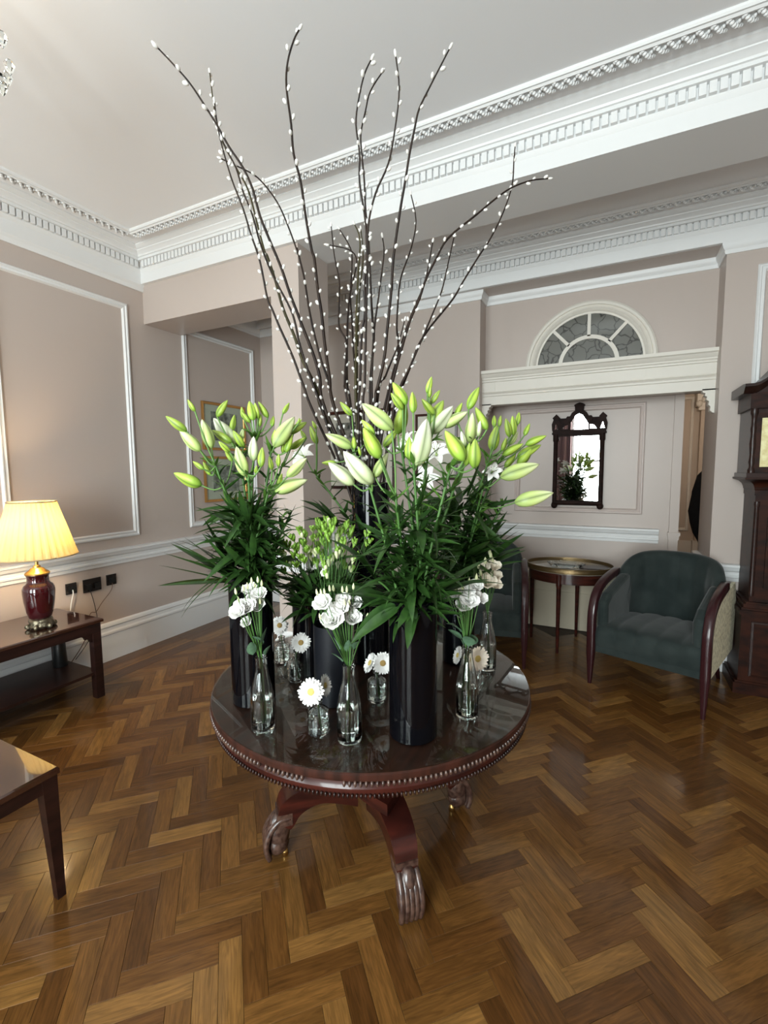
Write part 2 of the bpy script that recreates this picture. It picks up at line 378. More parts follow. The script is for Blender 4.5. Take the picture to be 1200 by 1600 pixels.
def link(name, me, parent=None, loc=None, q=None, scale=None):
    o = bpy.data.objects.new(name, me); COL.objects.link(o)
    if parent is not None:
        o.parent = parent
        o.matrix_parent_inverse = parent_inv(parent)
    if loc is not None: o.location = loc
    if q is not None: o.rotation_mode = 'QUATERNION'; o.rotation_quaternion = q
    if scale is not None: o.scale = scale
    return o
_inv = {}
def parent_inv(p):
    "world-space coordinates for children: inverse of the parent's (known) world matrix"
    M_ = Matrix.Identity(4); q = p
    chain = []
    while q is not None: chain.append(q); q = q.parent
    W_ = Matrix.Identity(4)
    for c in reversed(chain):
        L = Matrix.LocRotScale(c.location, c.rotation_euler.to_quaternion() if c.rotation_mode != 'QUATERNION' else c.rotation_quaternion, c.scale)
        W_ = W_ @ (c.matrix_parent_inverse if c.parent else Matrix.Identity(4)) @ L
    return W_.inverted()
def thing(name, label, cat, loc=(0, 0, 0), group=None):
    o = bpy.data.objects.new(name, None); COL.objects.link(o); o.location = loc; o.empty_display_size = 0.1
    return tag(o, label, cat, group)
def tag(o, label, cat, group=None):
    o['label'] = label; o['category'] = cat
    if group: o['group'] = group
    return o
def struct(o): o['kind'] = 'structure'; return o
def stuff(o): o['kind'] = 'stuff'; return o
def qdir(d, roll=0.0):
    return Vector(d).to_track_quat('Z', 'Y') @ Quaternion((0, 0, 1), roll)
def smoothpath(pts, k=4):
    P = [Vector(p) for p in pts]; out = []
    for i in range(len(P) - 1):
        p0 = P[max(i - 1, 0)]; p1 = P[i]; p2 = P[i + 1]; p3 = P[min(i + 2, len(P) - 1)]
        for j in range(k):
            t = j / k
            out.append(0.5 * ((2 * p1) + (p2 - p0) * t + (2 * p0 - 5 * p1 + 4 * p2 - p3) * t * t + (3 * p1 - p0 - 3 * p2 + p3) * t ** 3))
    out.append(P[-1]); return out

# ================================================================ THE ROOM
LX = -3.70; YB = 2.775; YB2 = 3.15; HC = 3.39; RX = 2.6; YR = -2.9
YN = 4.25; YF = 4.20; YM = 4.75; YT = 4.45      # second bay: left pier, right face, mirror wall, fanlight wall
NXL = -1.14; NXR = 0.66
# floor: bed, border boards and herringbone blocks
fl = struct(MB().box(LX - 0.2, RX + 0.2, YR - 0.2, 9.7, -0.10, -0.006).obj('floor', M['joint']))
w = 0.072; L = 4 * w
def plank_mesh(LL=L, ww=w, name='plank'):
    c = 0.0007; g = 0.0004; m_ = MB()
    x0, x1, y0, y1 = -LL / 2 + g, LL / 2 - g, -ww / 2 + g, ww / 2 - g
    vs = [(x0, y0, -0.006), (x1, y0, -0.006), (x1, y1, -0.006), (x0, y1, -0.006),
          (x0, y0, -c), (x1, y0, -c), (x1, y1, -c), (x0, y1, -c),
          (x0 + c, y0 + c, 0), (x1 - c, y0 + c, 0), (x1 - c, y1 - c, 0), (x0 + c, y1 - c, 0)]
    fs = [(8, 9, 10, 11)] + [(i, (i + 1) % 4, 4 + (i + 1) % 4, 4 + i) for i in range(4)] + [(4 + i, 4 + (i + 1) % 4, 8 + (i + 1) % 4, 8 + i) for i in range(4)]
    m_.add(vs, fs, [[(vs[i][0], vs[i][1]) for i in f] for f in fs]); return m_
pm = plank_mesh().mesh('plank', M['parquet'], fix=False)
u = Vector((cos(pi / 4), sin(pi / 4))); v = Vector((-sin(pi / 4), cos(pi / 4)))
O = Vector((-1.324, 0.793)) - v * w
planks = []
for j in range(-14, 15):
    for i in range(-70, 110):
        for kind in (0, 1):
            if kind == 0: cu, cv, ang = i + 2 + 4 * j, i + 0.5 - 4 * j, pi / 4
            else: cu, cv, ang = i + 0.5 + 4 * j, i + 3 - 4 * j, 3 * pi / 4
            p = O + u * (cu * w) + v * (cv * w)
            if LX + 0.40 < p.x < RX - 0.1 and YR + 0.1 < p.y < 4.5:
                planks.append((p, ang))
def seen(p):
    d = Vector((p.x, p.y, 0)) - CAM; z = d.dot(CF)
    if z < 0.1: return None
    x = 600 + FPX * d.dot(CR) / z; y = 800 - FPX * d.dot(CU) / z
    return z if (-60 < x < 1260 and y < 1680) else None
vis = sorted([(seen(p), k) for k, (p, a) in enumerate(planks) if seen(p)])
first = set(k for _, k in vis[:298])
rest = MB()
rp = plank_mesh()
for k, (p, a) in enumerate(planks):
    rx = random.uniform(-0.0012, 0.0012); ry = random.uniform(-0.0008, 0.0008)
    if k in first:
        o = link('plank', pm, fl, (p.x, p.y, 0.0)); o.rotation_euler = (rx, ry, a)
    else:
        R3 = Matrix.Rotation(a, 3, 'Z') @ Matrix.Rotation(rx, 3, 'X')
        rest.add([R3 @ Vector(q) + Vector((p.x, p.y, 0)) for q in rp.v], rp.f, rp.uv)
stuff(rest.obj('planks', M['parquet'], fl, fix=False))
# border strips along the left wall
x = LX + 0.022
for ww_, n_ in ((0.13, 1), (0.022, 1), (0.07, 1), (0.022, 1), (0.13, 1)):
    yy = -1.0
    while yy < 4.2:
        ln = 1.3; bmh = plank_mesh(ln, ww_)
        o = bmh.obj('border_board', M['parquet'], fl, loc=(x + ww_ / 2, yy + ln / 2, 0.0007), fix=False); o.rotation_euler = (0, 0, 0)
        # boards run along the wall
        o.rotation_euler = (0, 0, pi / 2)
        yy += ln
    x += ww_
# plain hall floor beyond the opening
hb = MB()
for k in range(14):
    for j in range(4):
        hb.add([(q[0] * 1.0 + 0.1 + k * 0.09 - 0.0, q[1] + 4.9 + j * 1.25 + (k % 2) * 0.3, 0) for q in ((0, 0), (0.088, 0), (0.088, 1.24), (0, 1.24))], [(0, 1, 2, 3)],
               [[(0, 0), (0, 0.088), (1.24, 0.088), (1.24, 0)]])
stuff(hb.obj('hall_boards', M['parquet'], fl, fix=False))

# walls
wl = struct(MB().box(LX - 0.15, LX, YR - 0.15, YM, 0, HC).obj('wall_left', M['pink']))
wr_ = MB().box(RX, RX + 0.15, YR - 0.15, YM, 0, HC); struct(wr_.obj('wall_right', M['pink']))
# rear wall behind the camera with two tall windows
wrr = MB()
wins = [(-1.0, 0.5, 0.45, 3.0), (-3.1, -1.7, 0.45, 3.0)]
xs = [LX] + [c for q in wins for c in q[:2]] + [RX]
for a, b_ in ((LX, -3.1), (-1.7, -1.0), (0.5, RX)): wrr.box(a, b_, YR - 0.15, YR, 0, HC)
for a, b_, z0, z1 in wins: wrr.box(a, b_, YR - 0.15, YR, 0, z0); wrr.box(a, b_, YR - 0.15, YR, z1, HC)
struct(wrr.obj('wall_rear', M['pink']))
for n_, (a, b_, z0, z1) in enumerate(wins):
    f = MB()
    for (p, q, r, t) in ((a, a + 0.06, z0, z1), (b_ - 0.06, b_, z0, z1), (a, b_, z0, z0 + 0.06), (a, b_, z1 - 0.06, z1), (a, b_, 1.7, 1.75)):
        f.box(p, q, YR - 0.10, YR - 0.05, r, t)
    k = 2
    for i in range(1, k): xx = a + (b_ - a) * i / k; f.box(xx - 0.02, xx + 0.02, YR - 0.10, YR - 0.05, z0, z1)
    wo = struct(f.obj('window_%d' % (n_ + 2), M['white']))
    MB().box(a + 0.03, b_ - 0.03, YR - 0.08, YR - 0.074, z0 + 0.03, z1 - 0.03).obj('pane', M['sheet'], wo)
def curtain(x0, x1):
    m_ = MB(); n = 60; vs = []; fs = []
    for i in range(n + 1):
        xx = x0 + (x1 - x0) * i / n; yy = YR + 0.09 + 0.035 * sin(i * 1.25)
        vs += [(xx, yy, 0.02), (xx, yy, 3.05), (xx, yy + 0.006, 3.05), (xx, yy + 0.006, 0.02)]
    for i in range(n):
        for k in range(4): a = i * 4 + k; b_ = i * 4 + (k + 1) % 4; fs.append((a, b_, b_ + 4, a + 4))
    fs += [(0, 1, 2, 3), tuple(4 * n + k for k in (3, 2, 1, 0))]
    o = m_.add(vs, fs).obj('curtain', M['curtain'], None, smooth=60); return o
tag(curtain(-1.45, -0.98), 'pink striped curtain at the tall window, seen in the wall mirror', 'curtain')
tag(curtain(0.40, 0.85), 'pink curtain at the right side of the tall window behind the camera', 'curtain')

wb = MB()
wb.box(LX, NXL, YN, YM + 0.1, 0, 3.14)                          # left pier, pink
wb.box(NXL, NXR, YT, YM, 2.17, 3.14)                             # wall over the opening with the fanlight
wb.box(NXR, RX, YF, YM + 0.0, 0, 3.14)                           # right pier
wb.box(NXL, 0.50, YM, YM + 0.1, 0, 2.6)                          # mirror wall
wb.box(LX, RX, YF + 0.01, YM, 3.14, HC)
wbk = struct(wb.obj('wall_back', M['pink']))
# hall behind
hl = MB().box(0.40, 0.50, YM + 0.1, 9.6, 0, 2.9).box(1.9, 2.0, YM, 9.6, 0, 2.9).box(0.4, 2.0, 9.5, 9.6, 0, 2.9).box(0.66, 2.0, YM, YM + 0.02, 0, 2.9)
struct(hl.obj('wall_hall', M['tan']))
struct(MB().box(0.3, 2.0, YM, 9.6, 2.9, 3.0).obj('ceiling_hall', M['ceiling']))
# ceiling
ce = struct(MB().box(LX - 0.1, RX + 0.1, YR - 0.1, YM + 0.1, HC, HC + 0.1).obj('ceiling', M['ceiling']))
# beam across, with the pink drop section on the left and the column
bm_ = struct(MB().box(LX, RX, YB, YB2, 3.14, HC).obj('trim_1', M['white']))
struct(MB().box(LX, -2.3001, YB + 0.001, YB2 - 0.001, 2.82, 3.14).obj('trim_2', M['pink']))
column = struct(MB().box(-2.30, -2.05, YB + 0.0005, YB2, 0, 3.14).obj('wall_column', M['pink']))

CORN = [(0, 3.085), (0.012, 3.085), (0.018, 3.10), (0.018, 3.115), (0.030, 3.135), (0.030, 3.225), (0.034, 3.23), (0.045, 3.248), (0.047, 3.304),
        (0.080, 3.306), (0.080, 3.324), (0.090, 3.326), (0.094, 3.336), (0.110, 3.350), (0.122, 3.356), (0.124, 3.362), (0.132, 3.364), (0.148, 3.374), (0.156, 3.380), (0.156, 3.392), (0, 3.392)]
CORNB = [(0, 3.14), (0.030, 3.14), (0.030, 3.225)] + CORN[6:]
def dentils(par, a, b, nrm, pitch=0.0405, z0=3.250, z1=3.304):
    a = Vector(a); b = Vector(b); n = Vector(nrm); d = (b - a); Ln = d.length; d.normalize(); k = int(Ln / pitch)
    hw = pitch * 0.36
    me = MB().box(-hw, hw, 0.040, 0.068, z0 + 0.003, z1).mesh('dentil', M['white'])
    ang = atan2(n.y, n.x) - pi / 2
    for i in range(k):
        p = a + d * ((i + 0.5) * pitch)
        o = link('dentil', me, par, (p.x, p.y, 0)); o.rotation_euler = (0, 0, ang)
def rope(par, a, b, nrm, off=0.265, pitch=0.052, leaf=True):
    "enriched rib on the ceiling: two fillets and a row of leaf ornaments"
    a = Vector(a); b = Vector(b); n = Vector(nrm); d = (b - a).normalized()
    m_ = MB()
    m_.box(0, 1, -0.03, 0.03, HC - 0.012, HC)
    me = MB()
    for k in range(6):
        t = k / 5; me.blob((-0.02 + 0.045 * t, -0.022 + 0.05 * t, HC - 0.020 - 0.012 * sin(pi * t)), (0.011, 0.008, 0.010), 6, 4)
    for k in range(4):
        t = k / 3; me.blob((-0.005 - 0.016 * t, 0.0 + 0.022 * t * (1 if k % 2 else -1), HC - 0.022), (0.008, 0.010, 0.009), 6, 4)
    ms = me.mesh('leaf_ornament', M['white'], smooth=True)
    ang = atan2(n.y, n.x) - pi / 2; Ln = (b - a).length
    for i in range(int(Ln / pitch)):
        p = a + d * ((i + 0.5) * pitch) + n * off
        o = link('leaf_ornament', ms, par, (p.x, p.y, 0)); o.rotation_euler = (0, 0, ang)
ROPE = [(0.232, 3.392), (0.232, 3.380), (0.240, 3.374), (0.292, 3.374), (0.296, 3.366), (0.304, 3.364), (0.310, 3.370), (0.312, 3.372), (0.320, 3.372), (0.326, 3.380), (0.328, 3.392)]
# main room cornice (left wall and beam), mitred in the corner
c1 = struct(MB().sweep([(LX, YR), (LX, YB + 0.0)], CORN, side=-1).obj('trim_3', M['white'], smooth=25))
c2 = struct(MB().sweep([(LX, YB), (RX, YB)], CORNB, side=-1).obj('trim_4', M['white'], smooth=25))
dentils(c1, (LX, 0.6, 0), (LX, YB - 0.06, 0), (1, 0, 0)); dentils(c2, (LX + 0.09, YB, 0), (1.2, YB, 0), (0, -1, 0))
r1 = struct(MB().sweep([(LX, YR), (LX, YB), (RX, YB)], ROPE, side=-1).obj('trim_5', M['white'], smooth=25))
rope(r1, (LX, 0.8, 0), (LX, YB - 0.3, 0), (1, 0, 0)); rope(r1, (LX + 0.31, YB, 0), (1.2, YB, 0), (0, -1, 0))
# second bay cornice
c3 = struct(MB().sweep([(LX, YB2), (LX, YF), (RX, YF)], CORNB, side=-1).obj('trim_6', M['white'], smooth=25))
dentils(c3, (-2.6, YF, 0), (1.3, YF, 0), (0, -1, 0))
r3 = struct(MB().sweep([(LX, YB2), (LX, YF), (RX, YF)], ROPE, side=-1).obj('trim_7', M['white'], smooth=25))
rope(r3, (-2.2, YF, 0), (1.3, YF, 0), (0, -1, 0))
# the wall moulding under it, following pier, niche and pier
WM = [(0, 3.065), (0.010, 3.065), (0.016, 3.080), (0.016, 3.092), (0.026, 3.104), (0.034, 3.125), (0.034, 3.145), (0, 3.145)]
struct(MB().sweep([(LX, YB2), (LX, YN), (NXL, YN), (NXL, YT), (NXR, YT), (NXR, YF), (RX, YF)], WM, side=-1).obj('trim_8', M['white'], smooth=25))

# baseboards and chair rails
BASE = [(0, 0), (0.024, 0), (0.024, 0.215), (0.030, 0.222), (0.030, 0.238), (0.020, 0.250), (0.016, 0.275), (0.024, 0.285), (0.018, 0.305), (0.008, 0.316), (0, 0.316)]
RAIL = [(0, 0.785), (0.010, 0.785), (0.012, 0.81), (0.022, 0.815), (0.022, 0.828), (0.014, 0.834), (0.016, 0.856), (0.030, 0.868), (0.040, 0.892), (0.046, 0.896), (0.046, 0.912), (0.030, 0.918), (0, 0.918)]
struct(MB().sweep([(LX, YR), (LX, YN), (NXL, YN)], BASE, side=-1).obj('baseboard_left', M['white'], smooth=25))
struct(MB().sweep([(LX, YR), (LX, YN), (NXL, YN)], RAIL, side=-1).obj('trim_9', M['white'], smooth=25))
colp = [(-2.30, YB), (-2.05, YB), (-2.05, YB2), (-2.30, YB2)]
struct(MB().sweep(colp, [(d, z) for d, z in BASE], side=-1, closed=True).obj('baseboard_column', M['white'], smooth=25))
struct(MB().sweep(colp, [(d, z) for d, z in RAIL], side=-1, closed=True).obj('trim_10', M['white'], smooth=25))
def shift(pr, dz, s=1.0): return [(d * s, z + dz) for d, z in pr]
struct(MB().sweep([(NXR + 0.0, YM), (NXR, YF), (RX, YF)], shift(RAIL, -0.085), side=-1).obj('trim_11', M['white'], smooth=25))
struct(MB().sweep([(NXR, YM), (NXR, YF), (RX, YF)], BASE, side=-1).obj('baseboard_right', M['white'], smooth=25))
struct(MB().sweep([(NXL, YM), (0.36, YM)], shift(RAIL, 0.09), side=-1).obj('trim_12', M['white'], smooth=25))
# low stepped dado under the mirror
dd = MB().box(NXL, 0.50, 4.69, YM, 0, 0.36).box(NXL, 0.50, 4.70, YM, 0.36, 0.465)
struct(dd.obj('baseboard_niche', M['dado']))
struct(MB().sweep([(NXL, 4.70), (0.50, 4.70)], [(-0.05, 0.465), (0.012, 0.465), (0.018, 0.49), (0.010, 0.51), (0.0, 0.545), (-0.05, 0.545)], side=-1).obj('trim_13', M['cream'], smooth=25))
# corner post of the mirror wall
cp = MB().box(0.435, 0.505, YM - 0.035, YM + 0.1, 0.465, 2.17).box(0.425, 0.52, YM - 0.05, YM + 0.1, 0.955, 0.985).box(0.43, 0.512, YM - 0.042, YM + 0.1, 0.92, 0.955)
struct(cp.obj('trim_14', M['pink']))

# panel mouldings
PM = [(0, 0), (0.0, 0.010), (0.010, 0.020), (0.018, 0.020), (0.024, 0.012), (0.032, 0.014), (0.040, 0.018), (0.046, 0.010), (0.050, 0)]
def panel(no, x0, x1, z0, z1, wall, m_=None):
    path = [(x0, z0), (x1, z0), (x1, z1), (x0, z1)]
    if wall == 'left': a = ((LX, 0, 0), (0, 1, 0), (0, 0, 1), (1, 0, 0))
    else: a = ((0, wall, 0), (1, 0, 0), (0, 0, 1), (0, -1, 0))
    return struct(MB().sweep_plane(path, PM, *a).obj('trim_%d' % no, m_ or M['white'], smooth=25))
panel(15, 1.635, 2.62, 1.0, 2.94, 'left'); panel(16, -0.2, 1.15, 1.0, 2.94, 'left'); panel(17, 3.16, 4.12, 1.005, 2.90, 'left')
panel(18, -0.90, 0.225, 1.13, 2.13, YM, M['pinklt']); panel(19, 0.845, 1.9, 1.05, 2.96, YF)

# mantel-like entablature over the opening
mt = MB()
PR = [(0, 2.14), (0.10, 2.14), (0.10, 2.215), (0.108, 2.222), (0.108, 2.236), (0.116, 2.246), (0.100, 2.258), (0.100, 2.345), (0.110, 2.350), (0.112, 2.362), (0.122, 2.372), (0.122, 2.382), (0.134, 2.392), (0.146, 2.412), (0.160, 2.420), (0.160, 2.446), (0, 2.446)]
mt.sweep([(NXL, YT), (NXR, YT)], PR, side=-1)
mantel = struct(mt.obj('trim_20', M['cream'], smooth=25))
for a, b_ in ((NXL + 0.0, -1.02), (-0.85, 0.16), (0.19, NXR)):
    MB().box(a, b_, YT - 0.106, YT - 0.09, 2.262, 2.342).obj('panel', M['cream'], mantel)
def bracket(x0, x1, flip):
    pts = [(0, 2.15), (0.085, 2.15), (0.080, 2.125), (0.062, 2.118), (0.066, 2.10), (0.050, 2.09), (0.055, 2.07), (0.036, 2.055), (0.040, 2.03), (0.026, 2.015), (0.028, 1.985), (0.012, 1.97), (0, 1.965)]
    pts = [((x0 + p) if not flip else (x1 - p), z) for p, z in pts]
    MB().prism(pts, 'y', YT - 0.10, YT - 0.02).obj('bracket', M['cream'], mantel)
bracket(NXL, 0, False); bracket(0, NXR, True)
# fanlight
fx, fz = -0.245, 2.446
fan = struct(MB().sweep_plane([(0.415 * cos(pi * k / 32), 0.415 * sin(pi * k / 32)) for k in range(33)],
    [(-0.105, 0), (-0.105, 0.03), (-0.09, 0.04), (-0.072, 0.04), (-0.066, 0.026), (-0.05, 0.030), (-0.036, 0.040), (-0.022, 0.030), (-0.016, 0.018), (0.0, 0.018), (0.0, 0)],
    (fx, YT, fz), (1, 0, 0), (0, 0, 1), (0, -1, 0), closed=False).obj('window_1', M['cream'], smooth=30))
MB().sweep_plane([(0.225 * cos(pi * k / 24), 0.225 * sin(pi * k / 24)) for k in range(25)], [(-0.016, 0), (-0.016, 0.02), (0.016, 0.02), (0.016, 0)],
    (fx, YT, fz), (1, 0, 0), (0, 0, 1), (0, -1, 0), closed=False).obj('glazing_bar', M['cream'], fan, smooth=30)
for a in (47, 90, 133):
    a = radians(a); dx, dz = cos(a), sin(a); nx, nz = -dz * 0.013, dx * 0.013
    poly = [(fx + dx * 0.23 + nx, fz + dz * 0.23 + nz), (fx + dx * 0.23 - nx, fz + dz * 0.23 - nz), (fx + dx * 0.42 - nx, fz + dz * 0.42 - nz), (fx + dx * 0.42 + nx, fz + dz * 0.42 + nz)]
    MB().prism(poly, 'y', YT - 0.02, YT - 0.001).obj('glazing_bar', M['cream'], fan)
MB().box(fx - 0.42, fx + 0.42, YT - 0.02, YT, fz, fz + 0.02).obj('glazing_bar', M['cream'], fan)
def sector(r0, r1, a0, a1):
    n = 10; P = [(fx + r1 * cos(a0 + (a1 - a0) * k / n), fz + r1 * sin(a0 + (a1 - a0) * k / n)) for k in range(n + 1)]
    P += [(fx + r0 * cos(a1 + (a0 - a1) * k / n), fz + r0 * sin(a1 + (a0 - a1) * k / n)) for k in range(n + 1)]
    return MB().prism(P, 'y', YT - 0.006, YT - 0.001)
for a0, a1 in ((0, 47), (47, 90), (90, 133), (133, 180)): sector(0.215, 0.42, radians(a0), radians(a1)).obj('pane', M['leaded'], fan)
sector(0.002, 0.215, 0, pi).obj('pane', M['leaded'], fan)

# hall details: panelled pilaster with carved capital, baseboard, pipe
yh = 9.5
def hx(px, y=yh): return on_y(px, 780, y).x
p0 = hx(1087, 9.3); p1 = hx(1104, 9.3)
pil = thing('pilaster', 'tan pilaster with carved capital in the hall beyond the opening', 'pilaster', ((p0 + p1) / 2, 9.42, 0))
MB().box(p0 + 0.02, p1 + 0.25, 9.36, 9.499, 0.0, 2.52).obj('shaft', M['tan'], pil)
MB().box(p0 - 0.01, p1 + 0.25, 9.33, 9.499, 0.0, 0.30).obj('plinth', M['cream'], pil)
cpm = MB()
for k, (e, z0, z1) in enumerate(((0.02, 2.5, 2.56), (0.05, 2.56, 2.78), (0.08, 2.78, 2.86))): cpm.box(p0 - e, p1 + 0.25, 9.34 - e, 9.499, z0, z1)
for k in range(7): cpm.blob((p0 - 0.02 + k * 0.07, 9.28, 2.60 + 0.07 * (k % 3)), (0.045, 0.03, 0.06), 8, 5)
cpm.obj('capital', M['cream'], pil, smooth=40)
struct(MB().box(0.5, 1.9, 9.47, 9.5, 0, 0.28).obj('baseboard_hall', M['cream']))
struct(MB().sweep_plane([(0.85, 0.45), (1.16, 0.45), (1.16, 2.75), (0.85, 2.75)], PM, (0, 9.5, 0), (1, 0, 0), (0, 0, 1), (0, -1, 0)).obj('trim_21', M['cream']))
# dark coat hanging from a peg in the hall
ch = near(1096, 765, 0.98, 7.0)
cl = MB(); n = 26; prof = []
rings = [(0.02, 1.62), (0.10, 1.56), (0.19, 1.45), (0.24, 1.25), (0.27, 1.0), (0.25, 0.85), (0.22, 0.72), (0.17, 0.62), (0.10, 0.45), (0.05, 0.33)]
ctx = on_y(1101, 765, 7.0).x + 0.12
cl.lathe(list(reversed([(r, z) for r, z in rings])), 28, (ctx, 7.0, 0), 1, 0.5, flute=lambda a, k, z: 0.10 * sin(7 * a + z * 3))
ct = tag(cl.obj('coat', M['cloth'], None, smooth=True), 'black draped coat hanging in the hall beyond the opening', 'coat')
MB().tube([(ctx, 7.0, 1.60), (ctx, 7.02, 1.75), (ctx, 7.02, 2.9)], 0.008, 8).obj('hanger', M['black_pl'], ct)

# ================================================================ FURNITURE
# ---- round pedestal table
TC = Vector((-0.882, 1.637)); TZ = 0.698; TR = 0.632
tb = thing('pedestal_table', 'round mahogany pedestal table with gadrooned rim and carved paw feet', 'table', (TC.x, TC.y, 0))
MB().lathe([(0.0, TZ - 0.03), (0.60, TZ - 0.03), (TR - 0.004, TZ - 0.026), (TR, TZ - 0.018), (TR, TZ - 0.004), (TR - 0.005, TZ), (0, TZ)], 96, (TC.x, TC.y, 0)).obj('tabletop', M['table_top'], tb, smooth=30)
MB().lathe([(0.55, 0.62), (0.612, 0.62), (0.616, 0.628), (0.616, 0.640), (0.612, 0.646), (0.610, 0.670), (0.615, 0.672)], 96, (TC.x, TC.y, 0)).obj('apron', M['mahog'], tb, smooth=30)
gad = MB(); ng = 250
for k in range(ng):
    a = 2 * pi * k / ng
    if abs(((math.degrees(a) + 360) % 360) - 285.5) < 5.2 or abs(((math.degrees(a) + 360) % 360) - 266) < 0.9: continue
    c = (TC.x + (TR - 0.006) * cos(a), TC.y + (TR - 0.006) * sin(a), TZ - 0.032)
    gad.blob(c, (0.010, 0.0056, 0.011), 6, 4, Matrix.Rotation(a, 3, 'Z'))
stuff(gad.obj('gadroon_edge', M['mahog_worn'], tb, smooth=True))
bead = MB(); nb = 300
for k in range(nb):
    a = 2 * pi * k / nb
    bead.blob((TC.x + 0.617 * cos(a), TC.y + 0.617 * sin(a), 0.621), (0.006, 0.0045, 0.008), 6, 4, Matrix.Rotation(a, 3, 'Z'))
stuff(bead.obj('lower_beading', M['mahog_dark'], tb, smooth=True))
# column block, concave platform and four splayed legs with paw feet
MB().lathe([(0.13, 0.345), (0.12, 0.40), (0.09, 0.45), (0.11, 0.55), (0.16, 0.60), (0.17, 0.622)], 8, (TC.x, TC.y, 0)).obj('pedestal', M['mahog'], tb, smooth=40)
pf = []
for k in range(4):
    a0 = -pi / 4 + k * pi / 2
    for t in range(9):
        tt = t / 9; a = a0 - 0.12 + tt * pi / 2; r = 0.30 - 0.12 * sin(pi * tt) ** 0.8
        pf.append((TC.x + r * cos(a), TC.y + r * sin(a)))
MB().prism(pf, 'z', 0.300, 0.345).obj('platform', M['mahog'], tb, smooth=30)
def leg_mesh():
    m_ = MB(); top = [(0.08, 0.300), (0.20, 0.302), (0.28, 0.298), (0.345, 0.280), (0.385, 0.245), (0.400, 0.205), (0.408, 0.165)]
    bot = [(0.08, 0.170), (0.16, 0.200), (0.225, 0.215), (0.275, 0.205), (0.315, 0.180), (0.340, 0.140), (0.352, 0.125)]
    top = smoothpath([(x, 0, z) for x, z in top], 4); bot = smoothpath([(x, 0, z) for x, z in bot], 4); vs = []; fs = []; n = len(top)
    for i in range(n):
        t = i / (n - 1); hw = 0.062 - 0.026 * t
        for p, s_ in ((top[i], 1), (bot[i], 0.85)):
            vs += [(p.x, -hw * s_, p.z), (p.x, hw * s_, p.z)]
    for i in range(n - 1):
        a = i * 4; b_ = a + 4
        fs += [(a, a + 1, b_ + 1, b_), (a + 2, b_ + 2, b_ + 3, a + 3), (a, b_, b_ + 2, a + 2), (a + 1, a + 3, b_ + 3, b_ + 1)]
    fs += [(0, 2, 3, 1), (4 * n - 4, 4 * n - 3, 4 * n - 1, 4 * n - 2)]
    return m_.add(vs, fs).mesh('leg', M['mahog'], smooth=35)
lm = leg_mesh()
pawm = MB()
for k in range(5):
    y = -0.034 + 0.017 * k
    pts = smoothpath([(0.352, y * 0.9, 0.175), (0.395, y * 0.95, 0.172), (0.432, y, 0.135), (0.448, y * 1.05, 0.090), (0.446, y * 1.05, 0.050), (0.436, y, 0.022)], 4)
    pawm.tube(pts, [0.0125 - 0.003 * abs(i / (len(pts) - 1) - 0.4) for i in range(len(pts))], 7)
pawm.blob((0.398, 0, 0.115), (0.048, 0.040, 0.078), 12, 8)
pawm.blob((0.402, 0, 0.060), (0.046, 0.038, 0.046), 12, 8)
paw = pawm.mesh('paw_foot', M['mahog_worn'], smooth=True)
blockm = MB(); blockm.box(0.345, 0.405, -0.040, 0.040, 0.150, 0.205)
blk = blockm.mesh('knee_block', M['mahog_worn'])
casm = MB().lathe([(0.012, 0), (0.014, 0.004), (0.014, 0.018), (0.010, 0.022), (0.008, 0.035)], 12, (0.375, 0, 0)).mesh('caster', M['brass'], smooth=40)
for k in range(4):
    a = -pi / 4 + k * pi / 2
    for nm, me in (('leg', lm), ('paw_foot', paw), ('knee_block', blk), ('caster', casm)):
        if nm == 'leg':
            lg = link(nm, me, tb, (TC.x, TC.y, 0)); lg.rotation_euler = (0, 0, a); continue
        o = link(nm, me, lg, (TC.x, TC.y, 0)); o.rotation_euler = (0, 0, a)
# glass sheet on the table
GZ = TZ + 0.006
tag(MB().lathe([(0.0, TZ + 0.0003), (TR - 0.004, TZ + 0.0003), (TR - 0.002, TZ + 0.002), (TR - 0.002, GZ - 0.001), (TR - 0.004, GZ), (0, GZ)], 96, (TC.x, TC.y, 0)).obj('glass_cover', M['sheet'], None, smooth=30),
    'round sheet of glass covering the top of the pedestal table', 'glass sheet')
GZ += 0.0003

# ---- lamp table by the left wall
lt = thing('lamp_table', 'long dark side table with lower shelf against the left wall', 'table', (-3.39, 1.2, 0))
x0, x1, y0, y1 = -3.665, -3.115, 0.25, 1.905
MB().bbox(x0, x1, y0, y1, 0.528, 0.55, 0.006).obj('tabletop', M['mahog_top'], lt)
MB().box(x0 + 0.02, x1 - 0.012, y0 + 0.015, y1 - 0.015, 0.46, 0.528).obj('apron', M['mahog_dark'], lt)
for (lx, ly) in ((x1 - 0.04, y1 - 0.04), (x0 + 0.04, y1 - 0.04), (x1 - 0.04, y0 + 0.04), (x0 + 0.04, y0 + 0.04)):
    MB().box(lx - 0.026, lx + 0.026, ly - 0.026, ly + 0.026, 0, 0.528).obj('leg', M['mahog_dark'], lt)
MB().box(x0 + 0.03, x1 - 0.03, y0 + 0.03, y1 - 0.03, 0.165, 0.185).obj('shelf', M['mahog_dark'], lt)
br = [(0, 0), (0.06, 0), (0.06, -0.012), (0.05, -0.02), (0.045, -0.035), (0.03, -0.032), (0.02, -0.045), (0.012, -0.06), (0, -0.062)]
MB().prism([(y1 - 0.066 - a, 0.46 + b_) for a, b_ in br], 'x', x1 - 0.05, x1 - 0.03).obj('corner_bracket', M['mahog_dark'], lt)
